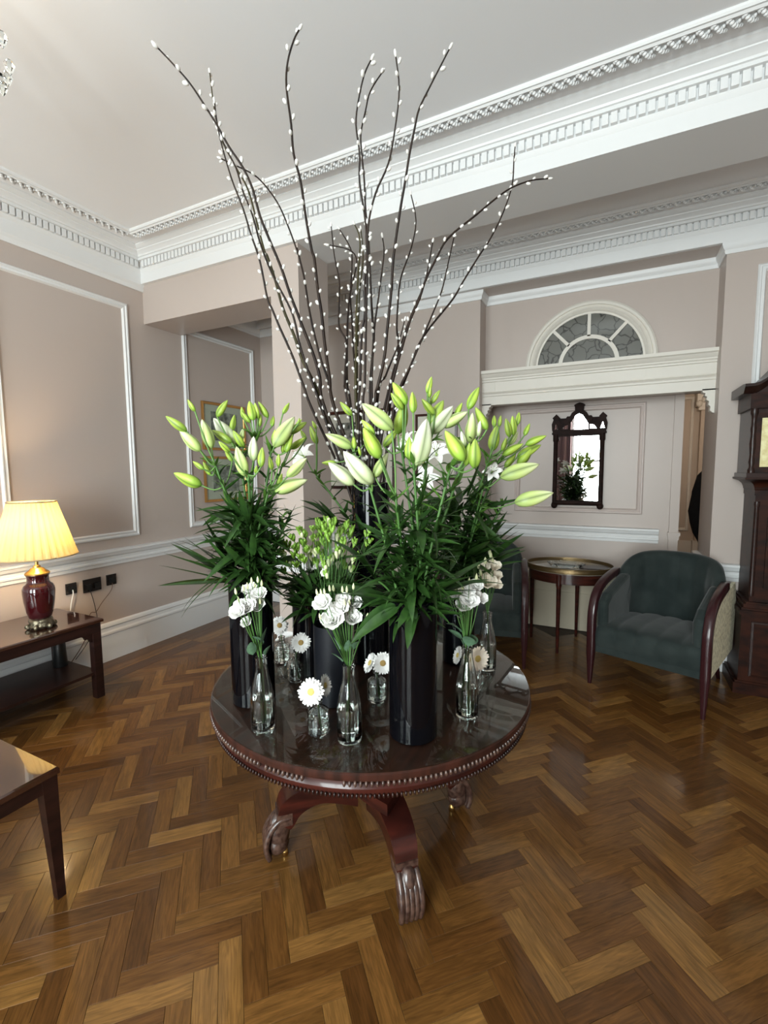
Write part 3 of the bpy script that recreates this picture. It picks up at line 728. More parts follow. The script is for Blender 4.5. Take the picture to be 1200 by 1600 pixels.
# lamp
lp = Vector((-3.30, 1.615)); lz = 0.5503
lamp = thing('table_lamp', 'oxblood ceramic table lamp with lit cream pleated shade on the side table', 'lamp', (lp.x, lp.y, lz))
bs = MB(); bs.lathe([(0.066, 0.012), (0.068, 0.02), (0.060, 0.035), (0.064, 0.050), (0.060, 0.060), (0, 0.060)], 24, (lp.x, lp.y, lz), flute=lambda a, k, z: 0.05 * cos(6 * a))
for k in range(6):
    a = k * pi / 3 + 0.2; bs.blob((lp.x + 0.068 * cos(a), lp.y + 0.068 * sin(a), lz + 0.017), (0.020, 0.013, 0.018), 8, 6, Matrix.Rotation(a, 3, 'Z'))
bs.obj('base', M['bronze'], lamp, smooth=True)
MB().lathe([(0.050, 0.058), (0.062, 0.075), (0.074, 0.115), (0.084, 0.18), (0.088, 0.235), (0.087, 0.262), (0.078, 0.283), (0.066, 0.292), (0.060, 0.305), (0.059, 0.335), (0.064, 0.346), (0.066, 0.352), (0, 0.352)], 48, (lp.x, lp.y, lz)).obj('body', M['oxblood'], lamp, smooth=True)
MB().lathe([(0.067, 0.350), (0.068, 0.358), (0.058, 0.368), (0.045, 0.376), (0.036, 0.388), (0.022, 0.394), (0.020, 0.404), (0.010, 0.410), (0.010, 0.50), (0, 0.50)], 32, (lp.x, lp.y, lz)).obj('cap', M['brass'], lamp, smooth=30)
sh = MB(); n = 132; vs = []; fs = []
Z0, Z1, R0, R1 = 0.470, 0.815, 0.222, 0.126
for k in range(9):
    t = k / 8; z = Z0 + (Z1 - Z0) * t; r = R0 + (R1 - R0) * t
    for i in range(n):
        a = 2 * pi * i / n; ph = (i % 4) / 4
        rr = r + (0.007 if i % 4 in (0, 1) else 0.0) * (0.5 + 0.5 * (1 - t))
        vs.append((lp.x + rr * cos(a), lp.y + rr * sin(a), lz + z))
for k in range(8):
    for i in range(n): j = (i + 1) % n; fs.append((k * n + i, k * n + j, (k + 1) * n + j, (k + 1) * n + i))
shd = sh.add(vs, fs).obj('lamp_shade', M['shade'], lamp)
for z, r in ((Z0, R0 + 0.005), (Z1, R1 + 0.004)):
    pts = [(lp.x + r * cos(2 * pi * i / 64), lp.y + r * sin(2 * pi * i / 64), lz + z) for i in range(65)]; MB().tube(pts, 0.004, 6).obj('shade_rim', M['shade'], shd, smooth=True)
sp = MB()
for k in range(3): a = k * 2 * pi / 3; sp.tube([(lp.x, lp.y, lz + Z1 - 0.02), (lp.x + R1 * cos(a), lp.y + R1 * sin(a), lz + Z1)], 0.0015, 5)
sp.obj('shade_carrier', M['brass'], shd)
MB().blob((lp.x, lp.y, lz + 0.56), (0.028, 0.028, 0.04), 16, 10).obj('bulb', M['bulb'], lamp, smooth=True)
point('table_lamp_light', (lp.x, lp.y, lz + 0.66), 17, (1.0, 0.70, 0.38), 0.035)
# telephone at the left edge of the frame
tp = near(-14, 985, -3.35, 1.33); tel = thing('telephone', 'black desk telephone on the side table left of the lamp', 'telephone', (-3.33, 1.32, lz))
MB().prism([(-3.43, lz), (-3.22, lz), (-3.22, lz + 0.02), (-3.40, lz + 0.06), (-3.43, lz + 0.06)], 'y', 1.17, 1.345).obj('base', M['black_pl'], tel)
hs_ = smoothpath([(-3.42, 1.20, lz + 0.075), (-3.41, 1.24, lz + 0.09), (-3.40, 1.30, lz + 0.09), (-3.40, 1.355, lz + 0.078)], 5)
MB().tube(hs_, [0.020, 0.024, 0.02, 0.015, 0.012, 0.012, 0.012, 0.012, 0.012, 0.012, 0.012, 0.014, 0.018, 0.024, 0.026, 0.022], 10).obj('handset', M['black_pl'], tel, smooth=True)
# black canister on shelf
c = on_z(117, 1048, 0.186)
tag(MB().lathe([(0.043, 0.186), (0.045, 0.19), (0.036, 0.395), (0.033, 0.402), (0, 0.402)], 20, (-3.47, 1.80, 0)).obj('canister', M['black_pl'], None, smooth=30),
    'black tapered canister standing on the lower shelf of the side table', 'canister')
# wall sockets
def socket(ya, yb, za, zb, label, k):
    o = thing('wall_socket', label, 'socket', (LX, (ya + yb) / 2, (za + zb) / 2), 'black sockets on the left wall')
    m_ = MB().box(LX + 0.0002, LX + 0.009, ya, yb, za, zb); m_.obj('plate', M['socket'], o)
    for i in range(k):
        c_ = ya + (yb - ya) * (i + 0.5) / k; MB().box(LX + 0.009, LX + 0.024, c_ - 0.022, c_ + 0.022, za + 0.02, za + 0.062).obj('plug', M['black_pl'], o)
    return o
s1 = socket(1.990, 2.068, 0.622, 0.705, 'black square wall socket nearest the lamp, with a white cable', 1)
MB().box(LX + 0.009, LX + 0.012, 2.035, 2.052, 0.672, 0.682).obj('indicator', M['whitepl'], s1)
s2 = socket(2.118, 2.258, 0.605, 0.708, 'wide black double wall socket, middle of the three', 2)
s3 = socket(2.305, 2.385, 0.622, 0.708, 'black wall socket furthest from the lamp, with a brown cable', 1)
tag(MB().tube(smoothpath([(LX + 0.02, 2.03, 0.655), (LX + 0.035, 2.025, 0.63), (LX + 0.03, 2.01, 0.56), (LX + 0.028, 1.99, 0.45), (LX + 0.03, 1.93, 0.2)], 5), 0.004, 6).obj('white_cable', M['whitepl'], None, smooth=True), 'white cable hanging from the wall socket nearest the lamp', 'cable')
tag(MB().tube(smoothpath([(LX + 0.02, 2.345, 0.635), (LX + 0.03, 2.32, 0.58), (LX + 0.03, 2.24, 0.50), (LX + 0.03, 2.19, 0.44), (LX + 0.03, 2.14, 0.43), (LX + 0.05, 2.08, 0.25), (LX + 0.06, 1.95, 0.1)], 5), 0.0028, 6).obj('brown_cable', M['cablebr'], None, smooth=True), 'thin brown cable curving down from the furthest wall socket', 'cable')
tag(MB().tube(smoothpath([(LX + 0.02, 2.16, 0.62), (LX + 0.025, 2.175, 0.55), (LX + 0.025, 2.19, 0.46), (LX + 0.03, 2.19, 0.36), (LX + 0.045, 2.10, 0.22), (LX + 0.05, 2.0, 0.12)], 5), 0.0025, 6).obj('dark_cable', M['black_pl'], None, smooth=True), 'thin dark cable falling from the double wall socket', 'cable')
tag(MB().tube(smoothpath([(LX + 0.045, 1.70, 0.44), (LX + 0.05, 1.55, 0.38), (LX + 0.05, 1.40, 0.29), (LX + 0.06, 1.25, 0.24), (LX + 0.10, 1.10, 0.192)], 5), 0.0025, 6).obj('slack_cable', M['black_pl'], None, smooth=True), 'slack black cable drooping behind the side table shelf', 'cable')

# ---- coffee table at the lower left
ct_ = thing('coffee_table', 'dark low table with glossy top and tapered legs, cut by the left edge', 'table', (-2.2, 0.5, 0))
cx1, cy1 = -1.755, 0.882
MB().bbox(cx1 - 0.9, cx1, cy1 - 0.9, cy1, 0.472, 0.497, 0.006).obj('tabletop', M['mahog_top'], ct_)
MB().box(cx1 - 0.89, cx1 - 0.008, cy1 - 0.89, cy1 - 0.008, 0.42, 0.472).obj('apron', M['mahog_dark'], ct_)
for sx in (0, 1):
    for sy in (0, 1):
        X = cx1 - 0.006 - sx * 0.888; Y = cy1 - 0.006 - sy * 0.888; dx = -1 if sx == 0 else 1; dy = -1 if sy == 0 else 1
        a, b_ = 0.050, 0.028; vs = []
        for (s_, z) in ((b_, 0), (a, 0.472)):
            vs += [(X, Y, z), (X + dx * s_, Y, z), (X + dx * s_, Y + dy * s_, z), (X, Y + dy * s_, z)]
        MB().add(vs, [(0, 1, 2, 3), (4, 5, 6, 7), (0, 1, 5, 4), (1, 2, 6, 5), (2, 3, 7, 6), (3, 0, 4, 7)]).obj('leg', M['mahog_dark'], ct_)

# ---- small oval gallery table
OC = Vector((-0.335, 4.265)); oa, ob, oz = 0.345, 0.27, 0.70
st = thing('oval_side_table', 'small oval mahogany table with brass gallery and stone top between the armchairs', 'table', (OC.x, OC.y, 0))
MB().lathe([(0.0, oz - 0.02), (1.0, oz - 0.02), (1.0, oz), (0, oz)], 64, (OC.x, OC.y, 0), oa, ob).obj('stone_top', M['marble'], st, smooth=30)
MB().lathe([(0.955, oz - 0.105), (0.965, oz - 0.105), (0.965, oz - 0.02), (0.955, oz - 0.02)], 64, (OC.x, OC.y, 0), oa, ob).obj('apron', M['mahog'], st, smooth=30)
MB().lathe([(1.0, oz - 0.016), (1.02, oz - 0.016), (1.025, oz - 0.004), (1.02, oz + 0.006), (1.018, oz + 0.022), (1.022, oz + 0.026), (1.008, oz + 0.028), (1.004, oz + 0.02), (1.002, oz), (1.0, oz - 0.016)], 96, (OC.x, OC.y, 0), oa, ob, caps=False).obj('gallery', M['oldbrass'], st, smooth=30)
for a in (-100, -12, 80, 168):
    a = radians(a); X, Y = OC.x + oa * 0.93 * cos(a), OC.y + ob * 0.93 * sin(a)
    MB().lathe([(0.010, 0), (0.012, 0.01), (0.019, oz - 0.14), (0.024, oz - 0.115), (0.022, oz - 0.105), (0.024, oz - 0.03)], 16, (X, Y, 0)).obj('leg', M['mahog'], st, smooth=40)
ash = thing('glass_tray', 'clear cut glass tray on the oval side table', 'tray', (-0.33, 4.25, oz))
MB().lathe([(0, 0.0005), (0.80, 0.0005), (1.0, 0.030), (0.93, 0.034), (0.74, 0.010), (0, 0.008)], 24, (-0.36, 4.25, oz), 0.155, 0.095, flute=lambda a, k, z: 0.03 * cos(12 * a)).obj('dish', M['cutglass'], ash)
mg = MB().box(-0.12, 0.12, -0.08, 0.08, 0, 0.006, rot=0.2, org=(-0.14, 4.28, oz + 0.0006))
tag(mg.obj('booklet', M['mahog_dark']), 'dark thin booklet lying on the oval side table', 'booklet')

# ---- tub armchairs
def armchair(loc, face, label):
    root = thing('armchair', label, 'armchair', (loc[0], loc[1], 0), 'green velvet tub armchairs')
    ca, sa = cos(face), sin(face)       # local y = facing direction
    f = Vector((ca, sa, 0)); r = Vector((sa, -ca, 0)) * 1.0
    def T(x, y, z): return Vector((loc[0], loc[1], 0)) + r * x + f * y + Vector((0, 0, z))
    def tr(m_): m_.v = [tuple(T(*q)) for q in m_.v]; return m_
    # seat cushion with channels
    m_ = MB(); n = 44; k = 16; vs = []; fs = []
    for i in range(n + 1):
        u_ = -1 + 2 * i / n; ch_ = abs(sin((u_ * 2.5 + 0.5) * pi)) ** 0.35
        for j in range(k + 1):
            t = j / k
            prof = smooth_seat(t)
            y, z = prof; z2 = z + (0.018 * ch_ - 0.018) * (1 if t > 0.12 else 0)
            y2 = y + (0.012 * ch_ if t < 0.45 else 0)
            x = u_ * (0.335 if y < 0.30 else 0.325)
            vs.append((x, y2, z2))
    for i in range(n):
        for j in range(k): a = i * (k + 1) + j; fs.append((a, a + 1, a + k + 2, a + k + 1))
    fs.append(tuple(range(k + 1))); fs.append(tuple(reversed(range(n * (k + 1), (n + 1) * (k + 1)))))
    fs.append([i * (k + 1) for i in range(n + 1)]); fs.append([i * (k + 1) + k for i in range(n + 1)])
    tr(m_.add(vs, fs)).obj('seat_cushion', M['velvet'], root, smooth=50)
    tr(MB().box(-0.335, 0.335, -0.28, 0.355, 0.235, 0.285)).obj('seat_rail', M['velvet'], root)
    # curved back, one padded shell
    m_ = MB(); n = 40; vs = []; fs = []; sec = 12
    for i in range(n + 1):
        u_ = -1 + 2 * i / n; a = u_ * radians(84)
        ztop = 0.905 - 0.02 * u_ * u_ - 0.155 * abs(u_) ** 5
        rx_, ry_ = 0.352, 0.42; cx_ = rx_ * (sin(a) * 1.0); cy_ = 0.02 - ry_ * cos(a) ** 0.75
        nx_, ny_ = -sin(a), cos(a)
        chn = 0.014 * abs(sin(u_ * 3.5 * pi)) ** 0.5
        rec = 0.05
        cs = [(0.0, 0.26), (0.0, ztop - 0.05), (0.012, ztop - 0.012), (0.04, ztop), (0.068, ztop - 0.010), (0.085 + chn, ztop - 0.05), (0.098 + chn, ztop - 0.15), (0.10 + chn, 0.60), (0.095 + chn, 0.50), (0.09, 0.42), (0.06, 0.26)]
        for d, z in cs:
            lean = (z - 0.45) * 0.10 * cos(a)
            vs.append((cx_ + nx_ * d * 0.85, cy_ + ny_ * d - lean, z))
    s_ = 11
    for i in range(n):
        for j in range(s_): q = (j + 1) % s_; a = i * s_ + j; b_ = i * s_ + q; fs.append((a, b_, b_ + s_, a + s_))
    fs.append(tuple(range(s_))); fs.append(tuple(reversed(range(n * s_, (n + 1) * s_))))
    tr(m_.add(vs, fs)).obj('backrest', M['velvet'], root, smooth=60)
    # arms: padded inside, patterned outside, wooden front rail running into the leg
    for sd in (-1, 1):
        pr = [(0.33, 0.24), (0.345, 0.60), (0.26, 0.655), (0.10, 0.70), (-0.05, 0.74), (-0.12, 0.745), (-0.14, 0.26)]
        a, b_ = (0.255, 0.330); m1 = MB().prism(pr, 'x', sd * a, sd * b_); arm = tr(m1).obj('arm', M['velvet'], root)
        bvl = arm.modifiers.new('soft', 'BEVEL'); bvl.width = 0.03; bvl.segments = 3
        m2 = MB().prism([(0.33, 0.245), (0.345, 0.60), (0.25, 0.665), (0.10, 0.70), (-0.30, 0.745), (-0.36, 0.60), (-0.33, 0.255)], 'x', sd * 0.345, sd * 0.366)
        tr(m2).obj('outer_panel', M['brocade'], root)
        pts = smoothpath([(0, -0.10, 0.760), (0, 0.08, 0.735), (0, 0.22, 0.700), (0, 0.315, 0.640), (0, 0.360, 0.55), (0, 0.372, 0.45), (0, 0.370, 0.30), (0, 0.372, 0.16), (0, 0.378, 0.0)], 4)
        nn = len(pts); rad = []
        for i in range(nn):
            z = pts[i].z; rad.append(0.030 if z > 0.25 else 0.013 + 0.017 * z / 0.25)
        rad[0] = 0.02
        mt_ = MB(); vs = []; fs = []
        for i, p in enumerate(pts):
            t = (pts[min(i + 1, nn - 1)] - pts[max(i - 1, 0)]).normalized(); nn_ = Vector((0, t.z, -t.y))
            hw = rad[i] * 0.85; hd = rad[i] * 0.9
            xc = sd * 0.346
            for (sx, sn) in ((-1, -0.8), (-0.8, -1), (0.8, -1), (1, -0.8), (1, 0.7), (0.6, 1), (-0.6, 1), (-1, 0.7)):
                vs.append((xc + sx * hw, p.y + nn_.y * sn * hd, p.z + nn_.z * sn * hd))
        for i in range(nn - 1):
            for j in range(8): q = (j + 1) % 8; fs.append((i * 8 + j, i * 8 + q, (i + 1) * 8 + q, (i + 1) * 8 + j))
        fs.append(tuple(range(8))); fs.append(tuple(reversed(range((nn - 1) * 8, nn * 8))))
        tr(mt_.add(vs, fs)).obj('arm_rail', M['chairwood'], root, smooth=50)
        # rear sabre leg
        pts = [(sd * 0.27, -0.27, 0.25), (sd * 0.28, -0.31, 0.12), (sd * 0.29, -0.36, 0.0)]
        tr(MB().tube(pts, [0.024, 0.019, 0.013], 8)).obj('leg', M['chairwood'], root, smooth=True)
    return root
def smooth_seat(t):
    P = [(0.352, 0.285), (0.362, 0.33), (0.362, 0.39), (0.345, 0.425), (0.30, 0.445), (0.15, 0.452), (0.0, 0.445), (-0.15, 0.43), (-0.30, 0.41)]
    s_ = t * (len(P) - 1); i = min(int(s_), len(P) - 2); f = s_ - i
    return (P[i][0] * (1 - f) + P[i + 1][0] * f, P[i][1] * (1 - f) + P[i + 1][1] * f)
fr = Vector((-0.335, -0.942)); mid = Vector((0.2085, 3.4365)); cc = mid - fr * 0.375
armchair((cc.x, cc.y), atan2(fr.y, fr.x), 'dark green velvet tub armchair on the right, beside the longcase clock')
fr2 = Vector((0.20, -0.98)).normalized(); rt2 = Vector((-fr2.y, fr2.x))
c2_ = Vector((-0.590, 3.590)) - rt2 * 0.345 - fr2 * 0.375
armchair((c2_.x, c2_.y), atan2(fr2.y, fr2.x), 'dark green velvet tub armchair half hidden behind the flower table')

# ---- longcase clock
ck = thing('longcase_clock', 'tall dark walnut longcase clock with brass dial at the right edge', 'clock', (1.06, 4.0, 0))
KX = 1.035; KY = 3.83; KB = 4.165
def kbox(hw, z0, z1, dy, name, m_=None, par=None):
    return MB().box(KX - hw, KX + hw, KY + dy, KB, z0, z1).obj(name, m_ or M['walnut'], par or ck)
kbox(0.262, 0, 0.075, -0.015, 'plinth'); kbox(0.252, 0.075, 0.09, -0.008, 'plinth_moulding')
kbox(0.236, 0.09, 0.555, 0.0, 'base_case')
bp_ = MB().box(KX - 0.17, KX + 0.17, KY - 0.012, KY, 0.14, 0.50).obj('base_panel', M['walnut'], ck)
MB().sweep_plane([(KX - 0.18, 0.13), (KX + 0.18, 0.13), (KX + 0.18, 0.51), (KX - 0.18, 0.51)], [(0, 0), (0, 0.012), (0.012, 0.016), (0.018, 0.006), (0.018, 0)], (0, KY, 0), (1, 0, 0), (0, 0, 1), (0, -1, 0)).obj('moulding', M['mahog_dark'], bp_)
m_ = MB()
for i, (hw, z) in enumerate(((0.250, 0.555), (0.252, 0.57), (0.240, 0.585), (0.228, 0.60), (0.215, 0.625))):
    z1 = (0.57, 0.585, 0.60, 0.625, 0.64)[i]; m_.box(KX - hw, KX + hw, KY - (hw - 0.235) if hw > 0.235 else KY + (0.235 - hw) * 0.4, KB, z, z1)
m_.obj('waist_moulding', M['walnut'], ck)
TK = KY + 0.03
MB().box(KX - 0.195, KX + 0.195, TK, KB, 0.64, 1.36).obj('trunk', M['walnut'], ck)
for s_ in (-1, 1): MB().lathe([(0.016, 0.68), (0.018, 0.70), (0.014, 0.72), (0.016, 1.0), (0.014, 1.28), (0.018, 1.30), (0.016, 1.32)], 12, (KX + s_ * 0.185, TK + 0.002, 0)).obj('quarter_column', M['mahog_dark'], ck, smooth=30)
arch = [(KX - 0.125, 0.74), (KX + 0.125, 0.74), (KX + 0.125, 1.22)] + [(KX + 0.125 - 0.25 * t / 8, 1.22 + 0.06 * sin(pi * t / 8)) for t in range(1, 8)] + [(KX - 0.125, 1.22)]
dr = MB().prism(arch, 'y', TK - 0.016, TK).obj('trunk_door', M['walnut'], ck)
MB().lathe([(0.008, 0), (0.008, 0.01), (0, 0.012)], 10, (KX - 0.10, TK - 0.02, 1.0)).obj('key_escutcheon', M['brass'], dr)
TH = [(0.0, 1.36), (0.0, 1.395), (0.004, 1.40), (0.006, 1.415), (0.014, 1.435), (0.034, 1.455), (0.066, 1.466), (0.070, 1.468), (0.070, 1.480), (0.0, 1.480)]
MB().sweep([(KX + 0.20, KB), (KX + 0.20, TK), (KX - 0.20, TK), (KX - 0.20, KB)], TH, side=1).box(KX - 0.198, KX + 0.198, TK + 0.002, KB, 1.36, 1.48).obj('throat_moulding', M['walnut'], ck, smooth=30)
HY = KY - 0.03
hood = MB().box(KX - 0.245, KX + 0.245, HY + 0.05, KB, 1.48, 1.93).box(KX - 0.26, KX + 0.26, HY + 0.02, KB, 1.48, 1.51).obj('hood', M['mahog_dark'], ck)
for s_ in (-1, 1): MB().lathe([(0.020, 1.51), (0.022, 1.53), (0.012, 1.55), (0.018, 1.58), (0.013, 1.62), (0.019, 1.70), (0.013, 1.76), (0.018, 1.80), (0.012, 1.83), (0.016, 1.88), (0.023, 1.90), (0.020, 1.93)], 14, (KX + s_ * 0.235, HY + 0.03, 0)).obj('colonette', M['mahog_dark'], ck, smooth=50)
MB().sweep_plane([(KX - 0.222, 1.515), (KX + 0.222, 1.515), (KX + 0.222, 1.90), (KX - 0.222, 1.90)], [(0, 0), (0, 0.02), (0.030, 0.02), (0.034, 0.0)], (0, HY + 0.05, 0), (1, 0, 0), (0, 0, 1), (0, -1, 0)).obj('hood_door', M['walnut'], ck)
dl = MB().box(KX - 0.200, KX + 0.200, HY + 0.040, HY + 0.046, 1.550, 1.870).obj('dial', M['dial'], ck)
MB().sweep_plane([(KX + 0.125 * cos(2 * pi * k / 40), 1.71 + 0.125 * sin(2 * pi * k / 40)) for k in range(40)], [(0, 0), (0, 0.003), (0.03, 0.003), (0.03, 0)], (0, HY + 0.040, 0), (1, 0, 0), (0, 0, 1), (0, -1, 0)).obj('chapter_ring', M['silver'], dl)
MB().box(KX - 0.004, KX + 0.004, HY + 0.028, HY + 0.032, 1.70, 1.80).obj('hand', M['black_pl'], dl)
# entablature with arched cornice
m_ = MB().box(KX - 0.262, KX + 0.262, HY + 0.01, KB, 1.93, 2.03)
m_.obj('frieze', M['walnut'], ck)
def archline(x): # cornice height above the centre line
    t = min(abs(x) / 0.30, 1.0); return 2.055 + 0.20 * (0.5 + 0.5 * cos(pi * min(t * 1.15, 1)))
vs = []; fs = []; n = 24; prof = [(0.0, -0.03), (0.015, -0.02), (0.030, 0.0), (0.045, 0.012), (0.045, 0.03), (-0.02, 0.035)]
for i in range(n + 1):
    x = -0.305 + 0.61 * i / n; z = archline(x)
    for d, h in prof: vs.append((KX + x, HY + 0.01 - d, z + h))
    vs.append((KX + x, KB, z + 0.035)); vs.append((KX + x, KB, 2.03)); vs.append((KX + x, HY + 0.01, 2.03))
q_ = 9
for i in range(n):
    for j in range(q_): a = i * q_ + j; b_ = i * q_ + (j + 1) % q_; fs.append((a, b_, b_ + q_, a + q_))
fs.append(tuple(range(q_))); fs.append(tuple(reversed(range(n * q_, (n + 1) * q_))))
MB().add(vs, fs).obj('arched_cornice', M['mahog_dark'], ck, smooth=35)

# ---- wall mirror
wm = thing('wall_mirror', 'carved dark wood wall mirror with gothic crest in the alcove', 'mirror', (-0.33, YM, 1.2))
MY = YM - 0.034
MB().box(-0.515, -0.125, YM - 0.030, YM - 0.001, 1.20, 2.02).obj('backboard', M['ebony'], wm)
gl = MB().box(-0.500, -0.140, MY - 0.002, MY, 1.245, 1.86).obj('mirror_plate', M['mirror'], wm)
for x in (-0.520, -0.120): MB().lathe([(0.026, 1.185), (0.030, 1.20), (0.026, 1.215), (0.021, 1.225), (0.020, 1.80), (0.026, 1.81), (0.026, 1.87)], 14, (x, MY, 0)).obj('side_column', M['ebony'], wm, smooth=40)
MB().tube([(-0.52, MY, 1.225), (-0.12, MY, 1.225)], 0.022, 10).obj('bottom_rail', M['ebony'], wm, smooth=40)
MB().box(-0.555, -0.085, MY - 0.025, YM - 0.001, 1.87, 1.885).box(-0.545, -0.095, MY - 0.015, YM - 0.001, 1.85, 1.87).box(-0.55, -0.09, MY - 0.02, YM - 0.001, 1.885, 1.905).obj('top_rail', M['ebony'], wm)
for x in (-0.52, -0.12): MB().blob((x, MY - 0.01, 1.195), (0.028, 0.028, 0.028), 12, 8).obj('corner_knob', M['ebony'], wm, smooth=True)
cr_ = [(-0.555, 1.905), (-0.56, 1.965), (-0.545, 2.01), (-0.555, 2.025), (-0.535, 2.045), (-0.52, 2.06), (-0.505, 2.045), (-0.488, 2.025), (-0.498, 2.01), (-0.485, 1.975), (-0.468, 1.96), (-0.44, 1.965), (-0.425, 1.985), (-0.44, 2.01), (-0.425, 2.035), (-0.40, 2.035), (-0.385, 2.065), (-0.358, 2.085), (-0.36, 2.12), (-0.368, 2.135), (-0.345, 2.15), (-0.32, 2.158)]
cr_ = cr_ + [(-0.64 - x, z) for x, z in reversed(cr_[:-1])]
MB().prism(cr_, 'y', MY - 0.012, YM - 0.001).obj('crest', M['ebony'], wm)
ins = [(-0.40, 1.91), (-0.40, 1.96), (-0.375, 2.00), (-0.35, 2.04), (-0.32, 2.055), (-0.29, 2.04), (-0.265, 2.00), (-0.24, 1.96), (-0.24, 1.91)]
MB().prism([(x, z) for x, z in ins], 'y', MY - 0.016, MY - 0.0125).obj('crest_mirror', M['mirror'], wm)
for x in (-0.52, -0.12): MB().prism([(x - 0.018, 1.915), (x + 0.018, 1.915), (x, 1.975)], 'y', MY - 0.016, MY - 0.0125).obj('crest_mirror', M['mirror'], wm)
for x0_, s_ in ((-0.47, 1), (-0.17, -1)): MB().prism([(x0_, 1.915), (x0_ + s_ * 0.055, 1.915), (x0_ + s_ * 0.055, 1.955), (x0_ + s_ * 0.02, 1.945)], 'y', MY - 0.016, MY - 0.0125).obj('crest_mirror', M['mirror'], wm)

# ---- two framed prints on the left wall of the second bay
def picture(z0, z1, label):
    o = thing('framed_print', label, 'picture', (LX, 3.65, z0), 'gilt framed prints')
    a = ((LX, 0, 0), (0, 1, 0), (0, 0, 1), (1, 0, 0))
    MB().sweep_plane([(3.355, z0), (3.945, z0), (3.945, z1), (3.355, z1)], [(0, 0.001), (0, 0.025), (0.008, 0.03), (0.022, 0.02), (0.026, 0.012), (0.026, 0.001)], *a).obj('frame', M['gold'], o)
    MB().box(LX + 0.001, LX + 0.010, 3.375, 3.925, z0 + 0.02, z1 - 0.02).obj('mount', M['mount'], o)
    MB().box(LX + 0.010, LX + 0.012, 3.47, 3.83, z0 + 0.10, z1 - 0.09).obj('print', M['print'], o)
    MB().box(LX + 0.014, LX + 0.016, 3.38, 3.92, z0 + 0.025, z1 - 0.025).obj('pane', M['sheet'], o)
picture(1.765, 2.245, 'gilt framed print in a cream mount, upper of the pair left of the column')
picture(1.235, 1.70, 'gilt framed print in a cream mount, lower of the pair left of the column')
# framed print on the back wall, mostly hidden behind the lilies
fb = thing('framed_print', 'brown framed picture on the back wall behind the willow stems', 'picture', (-1.6, YN, 1.5), 'framed pictures on the back wall')
q0 = on_y(508, 645, YN); q1 = on_y(618, 640, YN)
MB().sweep_plane([(q0.x, 1.35), (q1.x, 1.35), (q1.x, q0.z), (q0.x, q0.z)], [(0, 0.001), (0, 0.02), (0.03, 0.025), (0.035, 0.001)], (0, YN, 0), (1, 0, 0), (0, 0, 1), (0, -1, 0)).obj('frame', M['mahog'], fb)
MB().box(q0.x + 0.02, q1.x - 0.02, YN - 0.008, YN - 0.001, 1.37, q0.z - 0.02).obj('mount', M['mount'], fb)
MB().box(q0.x + 0.14, q1.x - 0.14, YN - 0.010, YN - 0.008, 1.47, q0.z - 0.12).obj('print', M['print'], fb)
q0 = on_y(650, 648, YN); q1 = on_y(715, 652, YN)
fb2 = thing('framed_print', 'narrow red-brown framed picture on the back wall behind the lily buds', 'picture', (q1.x, YN, 1.5), 'framed pictures on the back wall')
MB().sweep_plane([(q0.x, 1.45), (q1.x, 1.45), (q1.x, q0.z), (q0.x, q0.z)], [(0, 0.001), (0, 0.02), (0.02, 0.022), (0.024, 0.001)], (0, YN, 0), (1, 0, 0), (0, 0, 1), (0, -1, 0)).obj('frame', M['mahog'], fb2)
MB().box(q0.x + 0.015, q1.x - 0.015, YN - 0.008, YN - 0.001, 1.465, q0.z - 0.015).obj('mount', M['mount'], fb2)
# ---- chandelier just outside the top left of the frame, one crystal arm reaching in
cx_, cy_ = on_z(10, 25, 2.95)[:2]; HX, HY_ = cx_ - 0.375 * 0.8946, cy_ - 0.375 * 0.4467
chd = thing('chandelier', 'crystal chandelier, only a crystal drop of it seen in the top left corner', 'chandelier', (HX, HY_, HC))
MB().lathe([(0.05, -0.03), (0.06, -0.015), (0.06, 0), (0, 0)], 20, (HX, HY_, HC)).obj('ceiling_rose', M['brass'], chd, smooth=30)
MB().lathe([(0.02, -0.62), (0.05, -0.58), (0.03, -0.52), (0.012, -0.45), (0.035, -0.36), (0.012, -0.30), (0.008, -0.03)], 16, (HX, HY_, HC)).obj('shaft', M['brass'], chd, smooth=True)
drop = MB().lathe([(0, -0.055), (0.012, -0.035), (0.016, -0.015), (0.010, -0.003), (0, 0)], 6).mesh('crystal_drop', M['cutglass'])
for k in range(6):
    a = 0.4635 + k * pi / 3; ca_, sa_ = cos(a), sin(a)
    arm = MB().tube(smoothpath([(HX, HY_, HC - 0.50), (HX + 0.15 * ca_, HY_ + 0.15 * sa_, HC - 0.56), (HX + 0.26 * ca_, HY_ + 0.26 * sa_, HC - 0.50), (HX + 0.27 * ca_, HY_ + 0.27 * sa_, HC - 0.44)], 5), 0.007, 8).obj('arm', M['brass'], chd, smooth=True)
    MB().lathe([(0.0, 0), (0.04, 0.006), (0.045, 0.014), (0.012, 0.012), (0.012, 0.06), (0, 0.06)], 16, (HX + 0.27 * ca_, HY_ + 0.27 * sa_, HC - 0.44)).obj('candle_cup', M['cutglass'], arm, smooth=30)
    MB().blob((HX + 0.27 * ca_, HY_ + 0.27 * sa_, HC - 0.355), (0.012, 0.012, 0.028), 10, 8).obj('candle_bulb', M['bulb'], arm, smooth=True)
    for j in range(5):
        b2 = a + (j - 2) * 0.16; link('crystal_drop', drop, arm, (HX + 0.30 * cos(b2), HY_ + 0.30 * sin(b2), HC - 0.42 + 0.01 * abs(j - 2)))
point('chandelier_light', (HX, HY_, HC - 0.33), 4.5, (1.0, 0.84, 0.66), 0.25)
